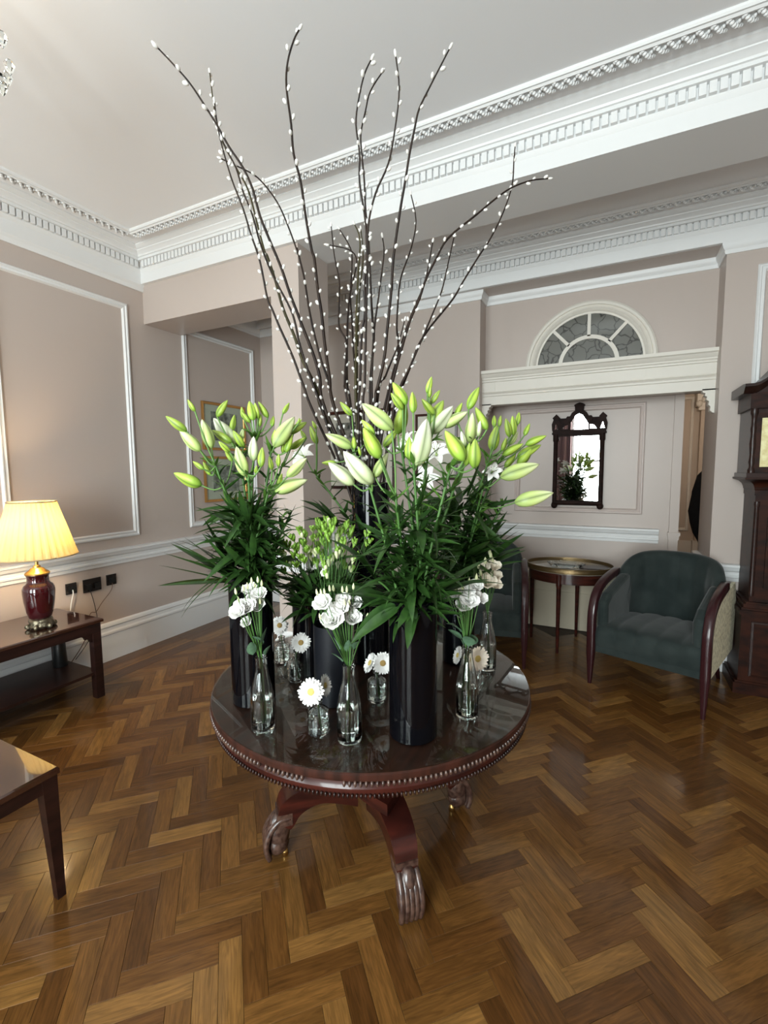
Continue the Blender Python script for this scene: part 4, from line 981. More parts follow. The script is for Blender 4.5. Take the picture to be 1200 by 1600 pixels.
# ================================================================ VASES, BOTTLES AND FLOWERS ON THE ROUND TABLE
def vase(x, y, r, top, m_, label):
    h = top - GZ
    o = MB().lathe([(0, 0), (r * 0.96, 0), (r, 0.004), (r, h - 0.003), (r - 0.002, h), (r - 0.005, h - 0.002), (r - 0.006, 0.012), (0, 0.012)], 48, (x, y, GZ)).obj('vase', m_, None, smooth=30)
    return tag(o, label, 'vase')
VA = (-1.179, 1.262); VC = (-0.557, 1.312); VB = (-0.907, 1.385); VP = (-1.125, 1.553); VD = (-0.60, 1.93); VE = (-0.945, 1.76)
vase(*VA, 0.078, 1.172, M['black_gl'], 'glossy black cylinder vase at the left of the table holding lilies')
vase(*VC, 0.077, 1.148, M['black_gl'], 'glossy black cylinder vase at the front right of the table holding lilies')
vase(*VB, 0.070, 0.995, M['black_mt'], 'short matte charcoal cylinder vase in the middle of the table')
vase(*VP, 0.075, 1.015, M['black_gl'], 'black cylinder vase behind the small cut glass jar at left')
vase(*VD, 0.070, 1.10, M['black_gl'], 'black cylinder vase at the right rear of the table')
vase(*VE, 0.082, 1.495, M['black_gl'], 'tallest glossy black cylinder vase holding the willow branches')

def leaf_mesh(name, m_, wd=0.13, bend=0.25, wid_at=0.4, fold=0.25, n=9):
    "leaf along +Z, length 1, bending towards -Y, width along X"
    vs = []; fs = []
    for k in range(n + 1):
        t = k / n; hw = wd * 0.68 * (sin(pi * min(1, t ** (0.7 if wid_at < 0.45 else 1.0))) ** 0.75) + 0.004 * (1 - t)
        if k == n: hw = 0.001
        y = -bend * t * t; z = t * (1 - 0.25 * bend * t)
        for s_ in (-1, -0.5, 0, 0.5, 1):
            vs.append((s_ * hw, y + abs(s_) * hw * fold, z))
    for k in range(n):
        for j in range(4): a = k * 5 + j; fs.append((a, a + 1, a + 6, a + 5))
    me = MB().add(vs, fs).mesh(name, m_, smooth=True, fix=False); return me
LEAF = {}
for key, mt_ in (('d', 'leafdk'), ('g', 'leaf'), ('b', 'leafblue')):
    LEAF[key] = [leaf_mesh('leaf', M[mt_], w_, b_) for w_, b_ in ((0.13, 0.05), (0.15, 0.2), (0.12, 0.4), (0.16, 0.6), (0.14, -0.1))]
    LEAF[key + 'w'] = [leaf_mesh('leaf', M[mt_], w_, b_) for w_, b_ in ((0.42, 0.15), (0.50, 0.35), (0.36, 0.0))]
    LEAF[key + 'n'] = [leaf_mesh('leaflet', M[mt_], w_, b_) for w_, b_ in ((0.075, 0.04), (0.085, 0.15), (0.07, 0.28))]
def leaf(par, base, tip, kind='d', wide=1.0, var=None, roll=None, name='leaf'):
    base = Vector(base); tip = Vector(tip); d = tip - base; ln = d.length
    if ln < 1e-4: return
    k = LEAF[kind]; me = k[var % len(k)] if var is not None else random.choice(k)
    q = d.to_track_quat('Z', 'Y')
    # bend side up, so that tips droop: rotate so that +Y of the leaf points upwards
    yv = q @ Vector((0, 1, 0)); up = Vector((0, 0, 1)); dn = d.normalized(); up = (up - dn * up.dot(dn))
    if up.length > 1e-3:
        up.normalize(); a = atan2(yv.cross(up).dot(dn), yv.dot(up)); q = q @ Quaternion((0, 0, 1), a + (roll if roll is not None else random.uniform(-0.7, 0.7)))
    return link(name, me, par, base, q, (ln * wide, ln, ln))

def bud_mesh(m_, fat):
    vs = []; fs = []; uv = []; n = 18; K = 12; th = []
    for k in range(K + 1):
        t = k / K; r = fat * (sin(pi * t ** 0.80) ** 0.62 if 0 < k < K else 0.0) * (1.0 - 0.25 * t)
        if k == 0: r = fat * 0.22
        if k == K: r = 0.006
        for i in range(n):
            a = 2 * pi * i / n; lob = cos(3 * a)
            g = 1 + 0.09 * lob * sin(pi * t)
            vs.append((r * g * cos(a), r * g * sin(a), t))
    for k in range(K):
        for i in range(n):
            j = (i + 1) % n; fs.append((k * n + i, k * n + j, (k + 1) * n + j, (k + 1) * n + i))
            def U(ii, kk): return ((1 - cos(3 * 2 * pi * (ii + 0.0) / n)) / 2, kk / K)
            uv.append([U(i, k), U(i + 1, k), U(i + 1, k + 1), U(i, k + 1)])
    fs.append(tuple(reversed(range(n)))); uv.append([(0, 0)] * n); fs.append(tuple(range(K * n, K * n + n))); uv.append([(0, 1)] * n)
    return MB().add(vs, fs, uv).mesh('bud', m_, smooth=True, fix=False)
BUD = {('g', 0): bud_mesh(M['bud_g'], 0.20), ('g', 1): bud_mesh(M['bud_g'], 0.235), ('p', 0): bud_mesh(M['bud_p'], 0.20), ('p', 1): bud_mesh(M['bud_p'], 0.215),
       ('w', 0): bud_mesh(M['bud_w'], 0.20), ('w', 1): bud_mesh(M['bud_w'], 0.23)}
PETAL = MB()
vs = []; fs = []; n = 10
for k in range(n + 1):
    t = k / n; hw = 0.19 * sin(pi * t ** 0.8) ** 0.8 + 0.012; rad_ = 0.05 + 0.75 * t; z = 0.75 * t - 0.55 * t ** 3
    if k == n: hw = 0.004
    for s_ in (-1, -0.5, 0, 0.5, 1): vs.append((s_ * hw, rad_, z + abs(s_) * hw * 0.3 + 0.02 * sin(9 * t + s_ * 2)))
for k in range(n):
    for j in range(4): a = k * 5 + j; fs.append((a, a + 1, a + 6, a + 5))
PETAL = PETAL.add(vs, fs).mesh('petal', M['petalw'], smooth=True, fix=False)
STAMEN = MB().tube([(0, 0, 0.1), (0.0, 0.10, 0.45), (0, 0.20, 0.72)], 0.010, 5).mesh('stamen', M['bud_p'], smooth=True)
ANTH = MB().blob((0, 0.21, 0.735), (0.055, 0.016, 0.018), 8, 5).mesh('anther', M['anther'], smooth=True)
def open_lily(par, p, d, size, name='open_flower'):
    q = qdir(d, random.random() * 6)
    fl_ = link(name, MB().lathe([(0.02, 0), (0.05, 0.05), (0.06, 0.12), (0.02, 0.16)], 10).mesh(name, M['bud_p'], smooth=True), par, p, q, (size,) * 3)
    for k in range(6):
        link_child(fl_, 'petal', PETAL, p, q @ Quaternion((0, 0, 1), k * pi / 3), size * (1 if k % 2 else 0.94))
    for k in range(6):
        link_child(fl_, 'stamen', STAMEN, p, q @ Quaternion((0, 0, 1), k * pi / 3 + 0.3), size)
        link_child(fl_, 'anther', ANTH, p, q @ Quaternion((0, 0, 1), k * pi / 3 + 0.3), size)
    return fl_
def link_child(par, name, me, p, q, s_):
    return link(name, me, par, p, q, (s_,) * 3)

def lily(vc, vtop, node, buds, label, nl=34, off=0.0, ll=0.12, vcol=None, blooms=(), low='d', group='lily stems in the black vases', lift=0.0):
    """lily stem from inside its vase to the node (pixel), buds: (bx, by, tx, ty, kind)"""
    top = near(node[0], node[1], vc[0], vc[1], off)
    base = Vector((vc[0] + random.uniform(-0.035, 0.035), vc[1] + random.uniform(-0.035, 0.035), vtop - 0.12))
    root = thing('lily', label, 'lily', tuple(base), group)
    mid_ = base.lerp(top, 0.45) + Vector((base.x - top.x, base.y - top.y, 0)) * 0.12
    path = smoothpath([base, mid_, top], 6)
    MB().tube(path, [0.0055 - 0.0018 * i / (len(path) - 1) for i in range(len(path))], 8).obj('stem', M['stem'], root, smooth=True)
    Ln = (top - base).length
    nl = int(nl * 1.5)
    for i in range(nl):
        t = 0.20 + 0.78 * ((i + random.random() * 0.5) / nl) ** 1.25
        if t > 0.66 and random.random() < 0.45: continue
        s_ = t * (len(path) - 1); k = min(int(s_), len(path) - 2); p = path[k].lerp(path[k + 1], s_ - k)
        a = i * 2.4 + random.uniform(-0.3, 0.3); el = 0.15 + 0.75 * t + random.uniform(-0.25, 0.25)
        d = Vector((cos(a) * cos(el), sin(a) * cos(el), sin(el)))
        l_ = ll * (1.25 - 0.70 * t) * random.uniform(0.8, 1.15)
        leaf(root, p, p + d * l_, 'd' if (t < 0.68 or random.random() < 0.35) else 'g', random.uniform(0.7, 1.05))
    ped = MB()
    for (bx, by, tx, ty, kd) in buds:
        o1 = off + random.uniform(-0.03, 0.03)
        b0 = near(bx, by, vc[0], vc[1], o1); b1 = near(tx, ty, vc[0], vc[1], o1 + random.uniform(-0.02, 0.02))
        d = b1 - b0; ln = d.length
        col = kd[0]; fat = 1 if len(kd) > 1 else 0
        ln *= 1.12; q = qdir(d, random.random() * 6); link('bud', BUD[(col, fat)], root, b0 - d * 0.06, q, (ln, ln, ln))
        m1 = top.lerp(b0, 0.5) + Vector((0, 0, -0.012)) - d * 0.08
        pp = smoothpath([top, m1, b0 - d * 0.04, b0 + d * 0.02], 4)
        pd = MB().tube(pp, [0.0028] * (len(pp) - 2) + [0.0035, 0.004], 6).obj('flower_stalk', M['stemlt'], root, smooth=True)
    for k in range(4):
        a = k * 1.6 + random.random(); d = Vector((cos(a), sin(a), random.uniform(0.2, 0.9))).normalized(); leaf(root, top, top + d * 0.05 * random.uniform(0.8, 1.3), 'g', 1.3)
    for (bx, by, d, sz) in blooms:
        p = near(bx, by, vc[0], vc[1], off + 0.02); open_lily(root, p, d, sz)
        pp = smoothpath([top, top.lerp(p, 0.5) + Vector((0, 0, -0.01)), p], 4); MB().tube(pp, 0.003, 6).obj('flower_stalk', M['stemlt'], root, smooth=True)
    return root
def c1f(x, y): return 230 + x * 0.25, 590 + y * 0.25
def c2f(x, y): return 500 + x * 0.31667, 570 + y * 0.31667
def B1(*q): return [(*c1f(a, b), *c1f(c, d), k) for a, b, c, d, k in q]
def B2(*q): return [(*c2f(a, b), *c2f(c, d), k) for a, b, c, d, k in q]
# left vase
lily(VA, 1.172, (337, 728), B1((297, 208, 255, 140, 'g'), (240, 330, 122, 245, 'g'), (325, 450, 207, 330, 'pf'), (398, 432, 345, 270, 'pf'), (350, 570, 288, 525, 'g'), (392, 605, 352, 530, 'g')),
     'lily stem leaning furthest left, its lowest bud just above pointing out over the wall', 34, -0.03)
lily(VA, 1.172, (350, 760), B1((330, 670, 175, 600, 'gf'), (530, 520, 488, 460, 'g')), 'lily stem at left with one lone bud pointing left, below the others', 30, 0.02)
lily(VA, 1.172, (388, 742), B1((610, 605, 560, 440, 'pf'), (665, 512, 665, 375, 'wf'), (712, 552, 720, 440, 'g'), (512, 462, 450, 402, 'g'), (680, 600, 684, 552, 'g')), 'lily stem in the left vase with a fat white bud at its centre', 34, -0.06)
lily(VA, 1.172, (372, 700), B1((440, 240, 500, 145, 'g'), (552, 420, 422, 262, 'wf'), (528, 330, 545, 237, 'g'), (522, 402, 412, 332, 'g'), (602, 432, 540, 335, 'g'), (585, 400, 600, 320, 'p')), 'lily stem in the left vase with a long white bud tilted left', 30, 0.04)
lily(VA, 1.172, (398, 682), B1((642, 278, 588, 214, 'g'), (662, 260, 640, 152, 'gf'), (692, 252, 674, 162, 'g'), (752, 245, 698, 155, 'g'), (702, 302, 710, 232, 'g'), (780, 302, 790, 242, 'g'), (600, 250, 590, 185, 'g')), 'lily stem in the left vase with the topmost upright green buds', 30, 0.06)
lily(VA, 1.172, (424, 702), B1((850, 222, 887, 160, 'g'), (800, 422, 915, 255, 'pf'), (790, 418, 798, 330, 'g'), (890, 345, 992, 282, 'g'), (870, 460, 905, 358, 'g'), (850, 470, 850, 400, 'g'), (945, 285, 952, 252, 'g')), 'lily stem in the left vase with a long pale bud reaching up right', 30, 0.0)
lily(VA, 1.172, (420, 765), B1((820, 672, 842, 602, 'g'), (808, 708, 992, 642, 'pf'), (882, 612, 992, 508, 'pf'), (780, 572, 762, 495, 'g'), (820, 552, 822, 482, 'g')), 'lily stem in the left vase with pale buds pointing right over the column', 32, -0.04)
lily(VA, 1.172, (440, 730), B1((990, 382, 958, 328, 'g'), (900, 442, 982, 378, 'g'), (930, 300, 965, 262, 'g')), 'lily stem at the right of the left vase with three small buds', 26, 0.08)
# willow vase: three lilies tucked in at its foot
lily(VE, 1.30, (494, 742), B1((1060, 408, 1020, 308, 'g'), (1055, 320, 1032, 272, 'g')), 'open white lily beside the left foot of the willow vase', 22, -0.02, 0.10, blooms=[(478, 716, (-0.2, -0.8, 0.55), 0.085)])
lily(VE, 1.30, (553, 708), B2((155, 246, 102, 186, 'g'), (150, 405, 33, 345, 'pf'), (170, 412, 166, 350, 'g'), (200, 445, 190, 405, 'g'), (75, 482, 12, 484, 'g')), 'lily stem in front of the willow stems with a lime bud pointing left', 18, -0.10, 0.08)
# front right vase
lily(VC, 1.148, (578, 762), B2((250, 578, 123, 435, 'wf'), (158, 584, 48, 488, 'wf')), 'lily stem at the left of the front right vase with two fat white buds', 26, -0.03)
lily(VC, 1.148, (618, 775), B2((290, 452, 218, 318, 'gf'), (272, 548, 332, 440, 'p'), (265, 338, 208, 275, 'g'), (348, 312, 215, 198, 'pf')), 'tall lily stem, front right vase, its large pale top bud tilted left', 34, -0.06)
lily(VC, 1.148, (628, 705), B2((385, 332, 418, 190, 'gf'), (422, 190, 362, 92, 'gf'), (406, 216, 353, 143, 'g'), (318, 398, 380, 322, 'g')), 'lily stem in the front right vase with a fan of lime buds at upper left', 28, 0.0)
lily(VC, 1.148, (646, 725), B2((438, 462, 440, 360, 'g'), (480, 486, 525, 278, 'wf'), (460, 232, 456, 138, 'g')), 'lily stem in the front right vase with the largest white upright bud', 34, -0.04)
lily(VC, 1.148, (672, 690), B2((530, 136, 550, 62, 'g'), (550, 188, 590, 128, 'g'), (562, 242, 505, 172, 'g'), (540, 302, 606, 182, 'gf'), (550, 332, 652, 210, 'wf'), (610, 302, 722, 235, 'pf'), (540, 160, 546, 110, 'g')), 'lily stem in the front right vase carrying the topmost small buds', 28, 0.05)
lily(VC, 1.148, (704, 728), B2((704, 465, 622, 332, 'gf'), (712, 402, 698, 332, 'w'), (762, 502, 765, 372, 'gf'), (720, 492, 738, 390, 'g')), 'lily stem in the front right vase with a big lime bud tilted left', 34, -0.05)
lily(VC, 1.148, (735, 690), B2((735, 212, 782, 115, 'g'), (740, 378, 752, 245, 'pf'), (822, 314, 770, 215, 'g'), (670, 252, 700, 190, 'g'), (780, 350, 790, 280, 'w')), 'lily stem in the front right vase, its tall bud nearest the white entablature', 28, 0.06)
# right rear vase
lily(VD, 1.10, (765, 715), B2((860, 302, 860, 252, 'g'), (885, 302, 892, 252, 'g'), (935, 352, 918, 268, 'g'), (955, 342, 950, 256, 'g'), (850, 418, 872, 305, 'gf'), (900, 422, 918, 362, 'g')), 'lily stem in the right rear vase with upright paired buds', 34, -0.06)
lily(VD, 1.10, (778, 722), B2((975, 292, 982, 236, 'g'), (1010, 346, 1034, 292, 'g'), (935, 392, 975, 332, 'pf'), (905, 442, 998, 392, 'g'), (1020, 392, 1112, 352, 'g')), 'lily stem in the right rear vase with two small buds near the mirror', 34, 0.0)
lily(VD, 1.10, (770, 748), B2((980, 452, 1085, 398, 'g'), (980, 492, 1048, 408, 'gf'), (915, 502, 965, 438, 'g')), 'lily stem in the right rear vase with lime buds leaning right', 34, 0.05)
lily(VD, 1.10, (755, 762), B2((903, 552, 1072, 494, 'pf')), 'lily stem with one long pale bud pointing right, above the lowest', 30, -0.10)
lily(VD, 1.10, (752, 792), B2((972, 678, 1142, 634, 'pf')), 'lily stem with the lowest long bud pointing right towards the mirror', 34, -0.08)
lily(VD, 1.10, (700, 745), [], 'lily stem at the back with open white flowers among the buds', 26, -0.02, blooms=[(640, 695, (-0.5, -0.6, 0.5), 0.085), (682, 712, (0.2, -0.7, 0.6), 0.09), (668, 748, (0.1, -0.9, 0.2), 0.08), (768, 738, (0.4, -0.8, 0.3), 0.06)])
lily(VC, 1.148, (660, 800), [], 'leafy lily stem without visible buds in the front right vase', 36, 0.02, 0.12)
lily(VD, 1.10, (785, 790), [], 'leafy lily stem low at the right of the rear vase', 40, 0.0, 0.11)
lily(VA, 1.172, (455, 800), [], 'leafy lily stem low at the right side of the left vase', 36, 0.02, 0.11)

# fans of long leaves under the lilies
def fan(vc, vtop, label, tips, base_px, off=0.0, kind='dn', wide=1.3, cat='leaf', nm='palm_leaf'):
    bp_ = near(base_px[0], base_px[1], vc[0], vc[1], off)
    inner = Vector((vc[0], vc[1], vtop - 0.10))
    root = thing(nm, label, cat, tuple(inner), 'long dark leaves under the lilies')
    MB().tube(smoothpath([inner, inner.lerp(bp_, 0.6) + Vector((0, 0, 0.02)), bp_], 4), 0.0035, 6).obj('leaf_stalk', M['stem'], root, smooth=True)
    for i, (tx, ty, o) in enumerate(tips):
        b_ = bp_ + Vector((random.uniform(-1, 1), random.uniform(-1, 1), random.uniform(-1, 1))) * 0.012
        leaf(root, b_, near(tx, ty, vc[0], vc[1], off + o), kind, wide, roll=random.uniform(-0.5, 0.5), name='leaflet')
    return root
fan(VA, 1.172, 'large palm leaf fanning out to the left below the lilies', [(279, 827, -0.02), (290, 835, 0.03), (257, 859, -0.04), (283, 855, 0.05), (249, 878, 0.0), (244, 896, -0.06), (246, 911, 0.02), (300, 815, 0.0), (322, 808, 0.04), (268, 845, 0.06), (318, 830, -0.06), (345, 815, 0.0), (336, 845, 0.08)], (378, 912), 0.0)
fan(VA, 1.172, 'narrow dark leaf curling down left of the left vase', [(264, 947, -0.05), (262, 942, 0.02)], (345, 898), -0.04, wide=0.6)
fan(VD, 1.10, 'palm leaf fanning out to the right towards the oval table', [(812, 820, 0.0), (813, 829, 0.04), (811, 838, -0.04), (817, 846, 0.0), (803, 812, 0.03), (798, 803, 0.0), (806, 852, -0.08), (790, 795, 0.05), (800, 845, 0.1), (780, 800, -0.05)], (728, 905), 0.0)
fan(VC, 1.148, 'dark green leaf blades drooping left from the front right vase', [(521, 903, -0.05), (509, 929, 0.0), (505, 905, 0.05)], (628, 945), -0.03, 'd', 1.25)
fan(VC, 1.148, 'green leaf blades hanging down left of the front right vase', [(533, 966, -0.05), (540, 997, -0.09), (548, 985, 0.0)], (622, 950), -0.06, 'd', 1.0)
fan(VC, 1.148, 'stiff leaf blade pointing up left beside the front right vase', [(543, 817, 0.0), (552, 842, 0.03), (560, 900, -0.05)], (588, 905), -0.02, 'd', 1.15)
fan(VC, 1.148, 'leaf tips hanging over the rim of the front right vase', [(620, 975, -0.09), (637, 1014, -0.10), (677, 970, -0.06), (599, 942, -0.10)], (645, 942), -0.07, 'd', 1.3)
fan(VC, 1.148, 'broad spread of leaf blades right of the front right vase', [(745, 905, 0.0), (760, 885, 0.03), (770, 862, 0.0), (720, 915, -0.05), (735, 880, -0.08), (755, 850, 0.06)], (665, 940), -0.03, 'd', 1.15)
fan(VE, 1.40, 'dark spiky leaves at the left of the willow vase', [(484, 760, 0), (486, 771, 0.03), (488, 785, -0.03), (470, 786, 0.05), (496, 770, 0), (482, 800, -0.05), (478, 812, 0.02), (505, 775, 0.0)], (528, 822), -0.10, 'd', 1.2)
# filler foliage so the leafy collars read full
def collar(vc, vtop, label, n, r, zlo, zhi, kind='d'):
    root = thing('lily_foliage', label, 'foliage', (vc[0], vc[1], vtop), 'leafy collars of the lily vases')
    for i in range(n):
        a = random.random() * 2 * pi; z = random.uniform(zlo, zhi); rr = random.uniform(0.01, 0.06)
        p = Vector((vc[0] + rr * cos(a), vc[1] + rr * sin(a), vtop + z)); el = random.uniform(-0.35, 1.0)
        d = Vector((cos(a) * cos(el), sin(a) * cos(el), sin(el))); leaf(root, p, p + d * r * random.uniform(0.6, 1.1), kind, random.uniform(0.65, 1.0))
    return root
collar(VA, 1.172, 'dense dark leaves spilling over the left vase', 150, 0.16, 0.0, 0.24)
collar(VC, 1.148, 'dense dark leaves spilling over the front right vase', 120, 0.15, 0.0, 0.26)
collar(VD, 1.10, 'dense dark leaves over the right rear vase', 170, 0.20, 0.0, 0.34)
collar(VE, 1.22, 'dark leaves crowding in front of the willow vase', 60, 0.15, 0.0, 0.16)

# willow branches -------------------------------------------------------------
W8 = lambda *p: [(200 + x * 0.375, y * 0.375) for x, y in p]
W7 = lambda *p: [(450 + x * 0.25, 350 + y * 0.25) for x, y in p]
W6 = lambda *p: [(200 + x * 0.25, 400 + y * 0.25) for x, y in p]
WIL = [
 (W8((115,190),(200,280),(260,350),(320,440),(370,520),(420,610),(480,700),(520,790),(550,900),(590,1000),(640,1120)) + W7((10,430),(60,560),(110,690),(160,820),(200,960),(240,1180)), 'willow branch with its tip furthest left, near the ceiling', -0.35),
 (W8((360,425),(380,560),(430,740),(480,870),(510,970),(550,1090)) + W6((870,260),(900,330),(950,450),(1030,630),(1100,820),(1170,1000)), 'willow branch forming the outer left edge of the bunch', -0.20),
 (W8((385,660),(450,690),(540,740),(620,840),(670,950),(710,1060)) + W7((55,150),(100,330),(130,520),(165,690),(210,860),(245,960),(280,1100)), 'willow branch arching right from a drooping tip at left', 0.05),
 (W8((715,120),(690,170),(665,260),(660,360),(680,520),(690,640),(720,760),(740,900),(765,1040)) + W7((165,220),(185,400),(210,560),(230,750),(260,960),(300,1180)), 'tallest willow branch, its tip hooking right near the ceiling', -0.42),
 (W8((1015,245),(985,310),(960,420),(950,520),(965,640),(965,760),(990,930),(995,1100)) + W7((480,350),(480,560),(460,700),(450,1000),(440,1180)), 'willow branch at centre with its tip left of a shorter twin', -0.30),
 (W8((1060,300),(1010,380),(990,460),(970,560),(975,650),(985,760),(990,880),(1000,960)) + W7((515,350),(525,560),(535,700),(525,900),(525,1120)), 'willow branch at centre curving right at its tip', -0.15),
 (W8((1115,230),(1130,370),(1115,520),(1085,680),(1030,810),(1000,950)) + [(574, 420), (572, 500), (570, 600), (568, 645)], 'willow branch swinging out and back, tip right of centre', -0.32),
 ([(703,75),(690,100),(672,135),(655,170),(648,200),(640,240),(632,290),(625,330)] + W7((660,200),(645,420),(620,660),(600,850),(560,1020),(540,1140)), 'long willow branch leaning right with its tip near the cornice', -0.30),
 ([(642,303),(650,345)] + W7((770,150),(710,320),(690,450),(680,650),(690,750),(675,900),(640,1100)), 'shorter willow branch with a tip bending over at upper right', 0.15),
 ([(858,279),(830,282),(800,293),(775,310),(745,335)] + W7((1000,90),(920,230),(860,350),(820,470),(760,610),(710,780),(670,920),(620,1140)), 'willow branch arching furthest right in front of the beam', -0.05),
 ([(805,228),(803,250),(800,290),(785,335),(765,375)] + W7((1200,190),(1100,350),(1030,470),(900,630),(820,750),(770,880),(710,1030)) + [(618, 640)], 'willow branch leaning right and turning straight up at its tip', 0.12),
 (W7((1040,70),(1000,250),(960,420),(900,570),(850,690),(790,830)) + [(640, 575), (615, 640)], 'side willow twig between the two rightmost branches', 0.02),
 (W7((905,110),(880,250),(850,380),(800,500),(760,600),(700,780)) + [(600, 640)], 'short upright willow twig beside the arching right branch', 0.06),
 (W7((590,80),(600,180),(580,350),(560,500),(540,650),(535,760)) + [(578, 640)], 'short straight willow twig right of the central group', -0.08),
 (W7((270,10),(290,200),(320,350),(320,500),(320,640),(360,720),(365,800),(355,1000),(370,1100)), 'short kinked willow branch at the left of the central group', 0.10),
 (W7((245,130),(380,160),(430,230),(400,380),(380,500),(370,700),(370,1000),(390,1120)), 'short willow branch with its tip bent level to the left', 0.18),
 (W7((320,30),(390,150),(400,250),(390,450),(400,600),(410,800),(430,1000),(435,1100)), 'short willow branch with a fine tip leaning left', 0.25),
 (W7((415,0),(450,100),(440,300),(430,500),(425,800),(425,1150)), 'olive barked willow branch in the thick of the central group', 0.12),
 (W7((455,30),(470,200),(450,400),(440,600),(432,900),(440,1150)), 'slim willow branch just right of the olive barked one', 0.20),
 (W7((730,600),(690,750),(650,850),(610,950),(560,1100)), 'short willow twig crossing to the right low in the bunch', -0.02),
 (W8((360,430),(370,510),(400,600),(450,700),(480,800),(520,900),(550,1010),(600,1140)) + W7((0,500),(40,600),(75,760),(140,960),(220,1180)), 'willow branch twinned with the outer left one, tip upright', -0.10),
 (W8((340,300),(375,540),(440,680),(500,790),(540,940),(570,1050)) + W6((870,0),(920,150),(970,330),(1040,500),(1090,650),(1180,830),(1230,1000)), 'thick olive barked willow branch at the left of the bunch', 0.0),
]
def willow(pts, label, lean, k):
    ztop = near(pts[0][0], pts[0][1], *VE, lean).z
    while ztop > 3.27: lean -= 0.03; ztop = near(pts[0][0], pts[0][1], *VE, lean).z
    zb = 1.55; P = []
    for (px, py) in reversed(pts):
        z0_ = near(px, py, *VE, 0).z; t = max(0, min(1.2, (z0_ - zb) / max(0.3, ztop - zb)))
        P.append(near(px, py, *VE, lean * t * t ** 0.2))
    a = k * 2.4; r0 = 0.045; foot = Vector((VE[0] + r0 * cos(a), VE[1] + r0 * sin(a), 1.30))
    root = thing('willow_branch', label, 'branch', tuple(foot), 'pussy willow branches in the tall black vase')
    path = smoothpath([foot] + P, 4); n = len(path)
    r_b = 0.0078 if k in (0, 3, 7, 9, 21, 17) else 0.0062
    MB().tube(path, [r_b - (r_b - 0.0024) * (i / (n - 1)) for i in range(n)], 6).obj('twig', M['twig_ol'] if k in (17, 21, 18) else M['twig'], root, smooth=True)
    cm = MB(); d_ = 0.0; nxt = 0.30; side = 0
    for i in range(1, n):
        seg = path[i] - path[i - 1]; ln = seg.length
        while d_ + ln > nxt:
            t = (nxt - d_) / ln; p = path[i - 1].lerp(path[i], t); tdir = seg.normalized()
            side += 1; a = side * 2.5 + random.random(); x = tdir.orthogonal().normalized(); y = tdir.cross(x)
            o = x * cos(a) + y * sin(a); dd_ = (tdir * 0.8 + o * 0.6).normalized()
            s_ = random.uniform(0.85, 1.2) * (1.0 if len(pts) > 9 else 0.85)
            cm.blob(p + o * 0.007 + dd_ * 0.006, (0.0058 * s_, 0.0058 * s_, 0.0090 * s_), 7, 5, dd_.to_track_quat('Z', 'Y').to_matrix())
            nxt += random.uniform(0.028, 0.050)
        d_ += ln
    tdir = (path[-1] - path[-2]).normalized(); cm.blob(path[-1] + tdir * 0.005, (0.005, 0.005, 0.011), 7, 5, tdir.to_track_quat('Z', 'Y').to_matrix())
    stuff(cm.obj('catkins', M['catkin'], root, smooth=True))
for k, (p, lb, le) in enumerate(WIL): willow(p, lb, le, k)

# glass bottles ----------------------------------------------------------------
BOT = [(0.0, 0.0), (0.030, 0.0), (0.0375, 0.004), (0.0385, 0.012), (0.0385, 0.105), (0.037, 0.118), (0.031, 0.150), (0.022, 0.190), (0.0185, 0.210), (0.0180, 0.238), (0.0200, 0.241), (0.0200, 0.246),
       (0.0165, 0.246), (0.0150, 0.238), (0.0155, 0.210), (0.019, 0.190), (0.028, 0.150), (0.034, 0.118), (0.0355, 0.105), (0.0350, 0.016), (0.028, 0.009), (0, 0.009)]
def fl1(a, k, z): return 0.018 * cos(16 * a) if (0.012 <= z <= 0.20 and k < 9) else 0.0
bot_me = MB().lathe(BOT, 64, flute=fl1).mesh('bottle', M['glass'], smooth=50)
wat_me = MB().lathe([(0, 0.0095), (0.0275, 0.0095), (0.0345, 0.0165), (0.0350, 0.104), (0.0345, 0.110), (0, 0.110)], 32).mesh('water', M['water'], smooth=40)
def bottle(x, y, label):
    t = thing('glass_bottle', label, 'bottle', (x, y, GZ), 'clear glass bottles holding flowers')
    link('bottle', bot_me, t, (x, y, GZ)); link('water', wat_me, t, (x, y, GZ)); return t
BO = [(-1.01, 1.118), (-0.72, 1.186), (-0.43, 1.486), (-0.462, 1.888)]
bottle(*BO[0], 'clear ribbed glass bottle at the left front of the table, with white flowers')
bottle(*BO[1], 'clear ribbed glass bottle at the front centre, with white flowers')
bottle(*BO[2], 'clear ribbed glass bottle at the right, with white flowers')
bottle(*BO[3], 'clear glass bottle at the right rear, with cream flowers')
JAR = [(0, 0), (0.028, 0), (0.033, 0.003), (0.0355, 0.010), (0.0355, 0.068), (0.033, 0.078), (0.024, 0.086), (0.0135, 0.091), (0.0125, 0.105), (0.0155, 0.110), (0.0155, 0.113), (0.0115, 0.113), (0.010, 0.105), (0.0105, 0.093), (0.020, 0.083), (0.029, 0.074), (0.0305, 0.066), (0.0305, 0.012), (0.026, 0.008), (0, 0.008)]
def jar_mesh():
    P = []
    for k in range(len(JAR) - 1):
        (r0, z0), (r1, z1) = JAR[k], JAR[k + 1]; n_ = 14 if k == 3 else 1
        for i in range(n_): P.append((r0 + (r1 - r0) * i / n_, z0 + (z1 - z0) * i / n_))
    P.append(JAR[-1]); nk = 3 + 14
    def fl2(a, k, z):
        if 3 <= k <= nk: return 0.045 * (abs(sin(5 * a + z * 150)) * abs(sin(5 * a - z * 150))) - 0.02
        return 0
    return MB().lathe(P, 64, flute=fl2).mesh('jar', M['cutglass'], smooth=20)
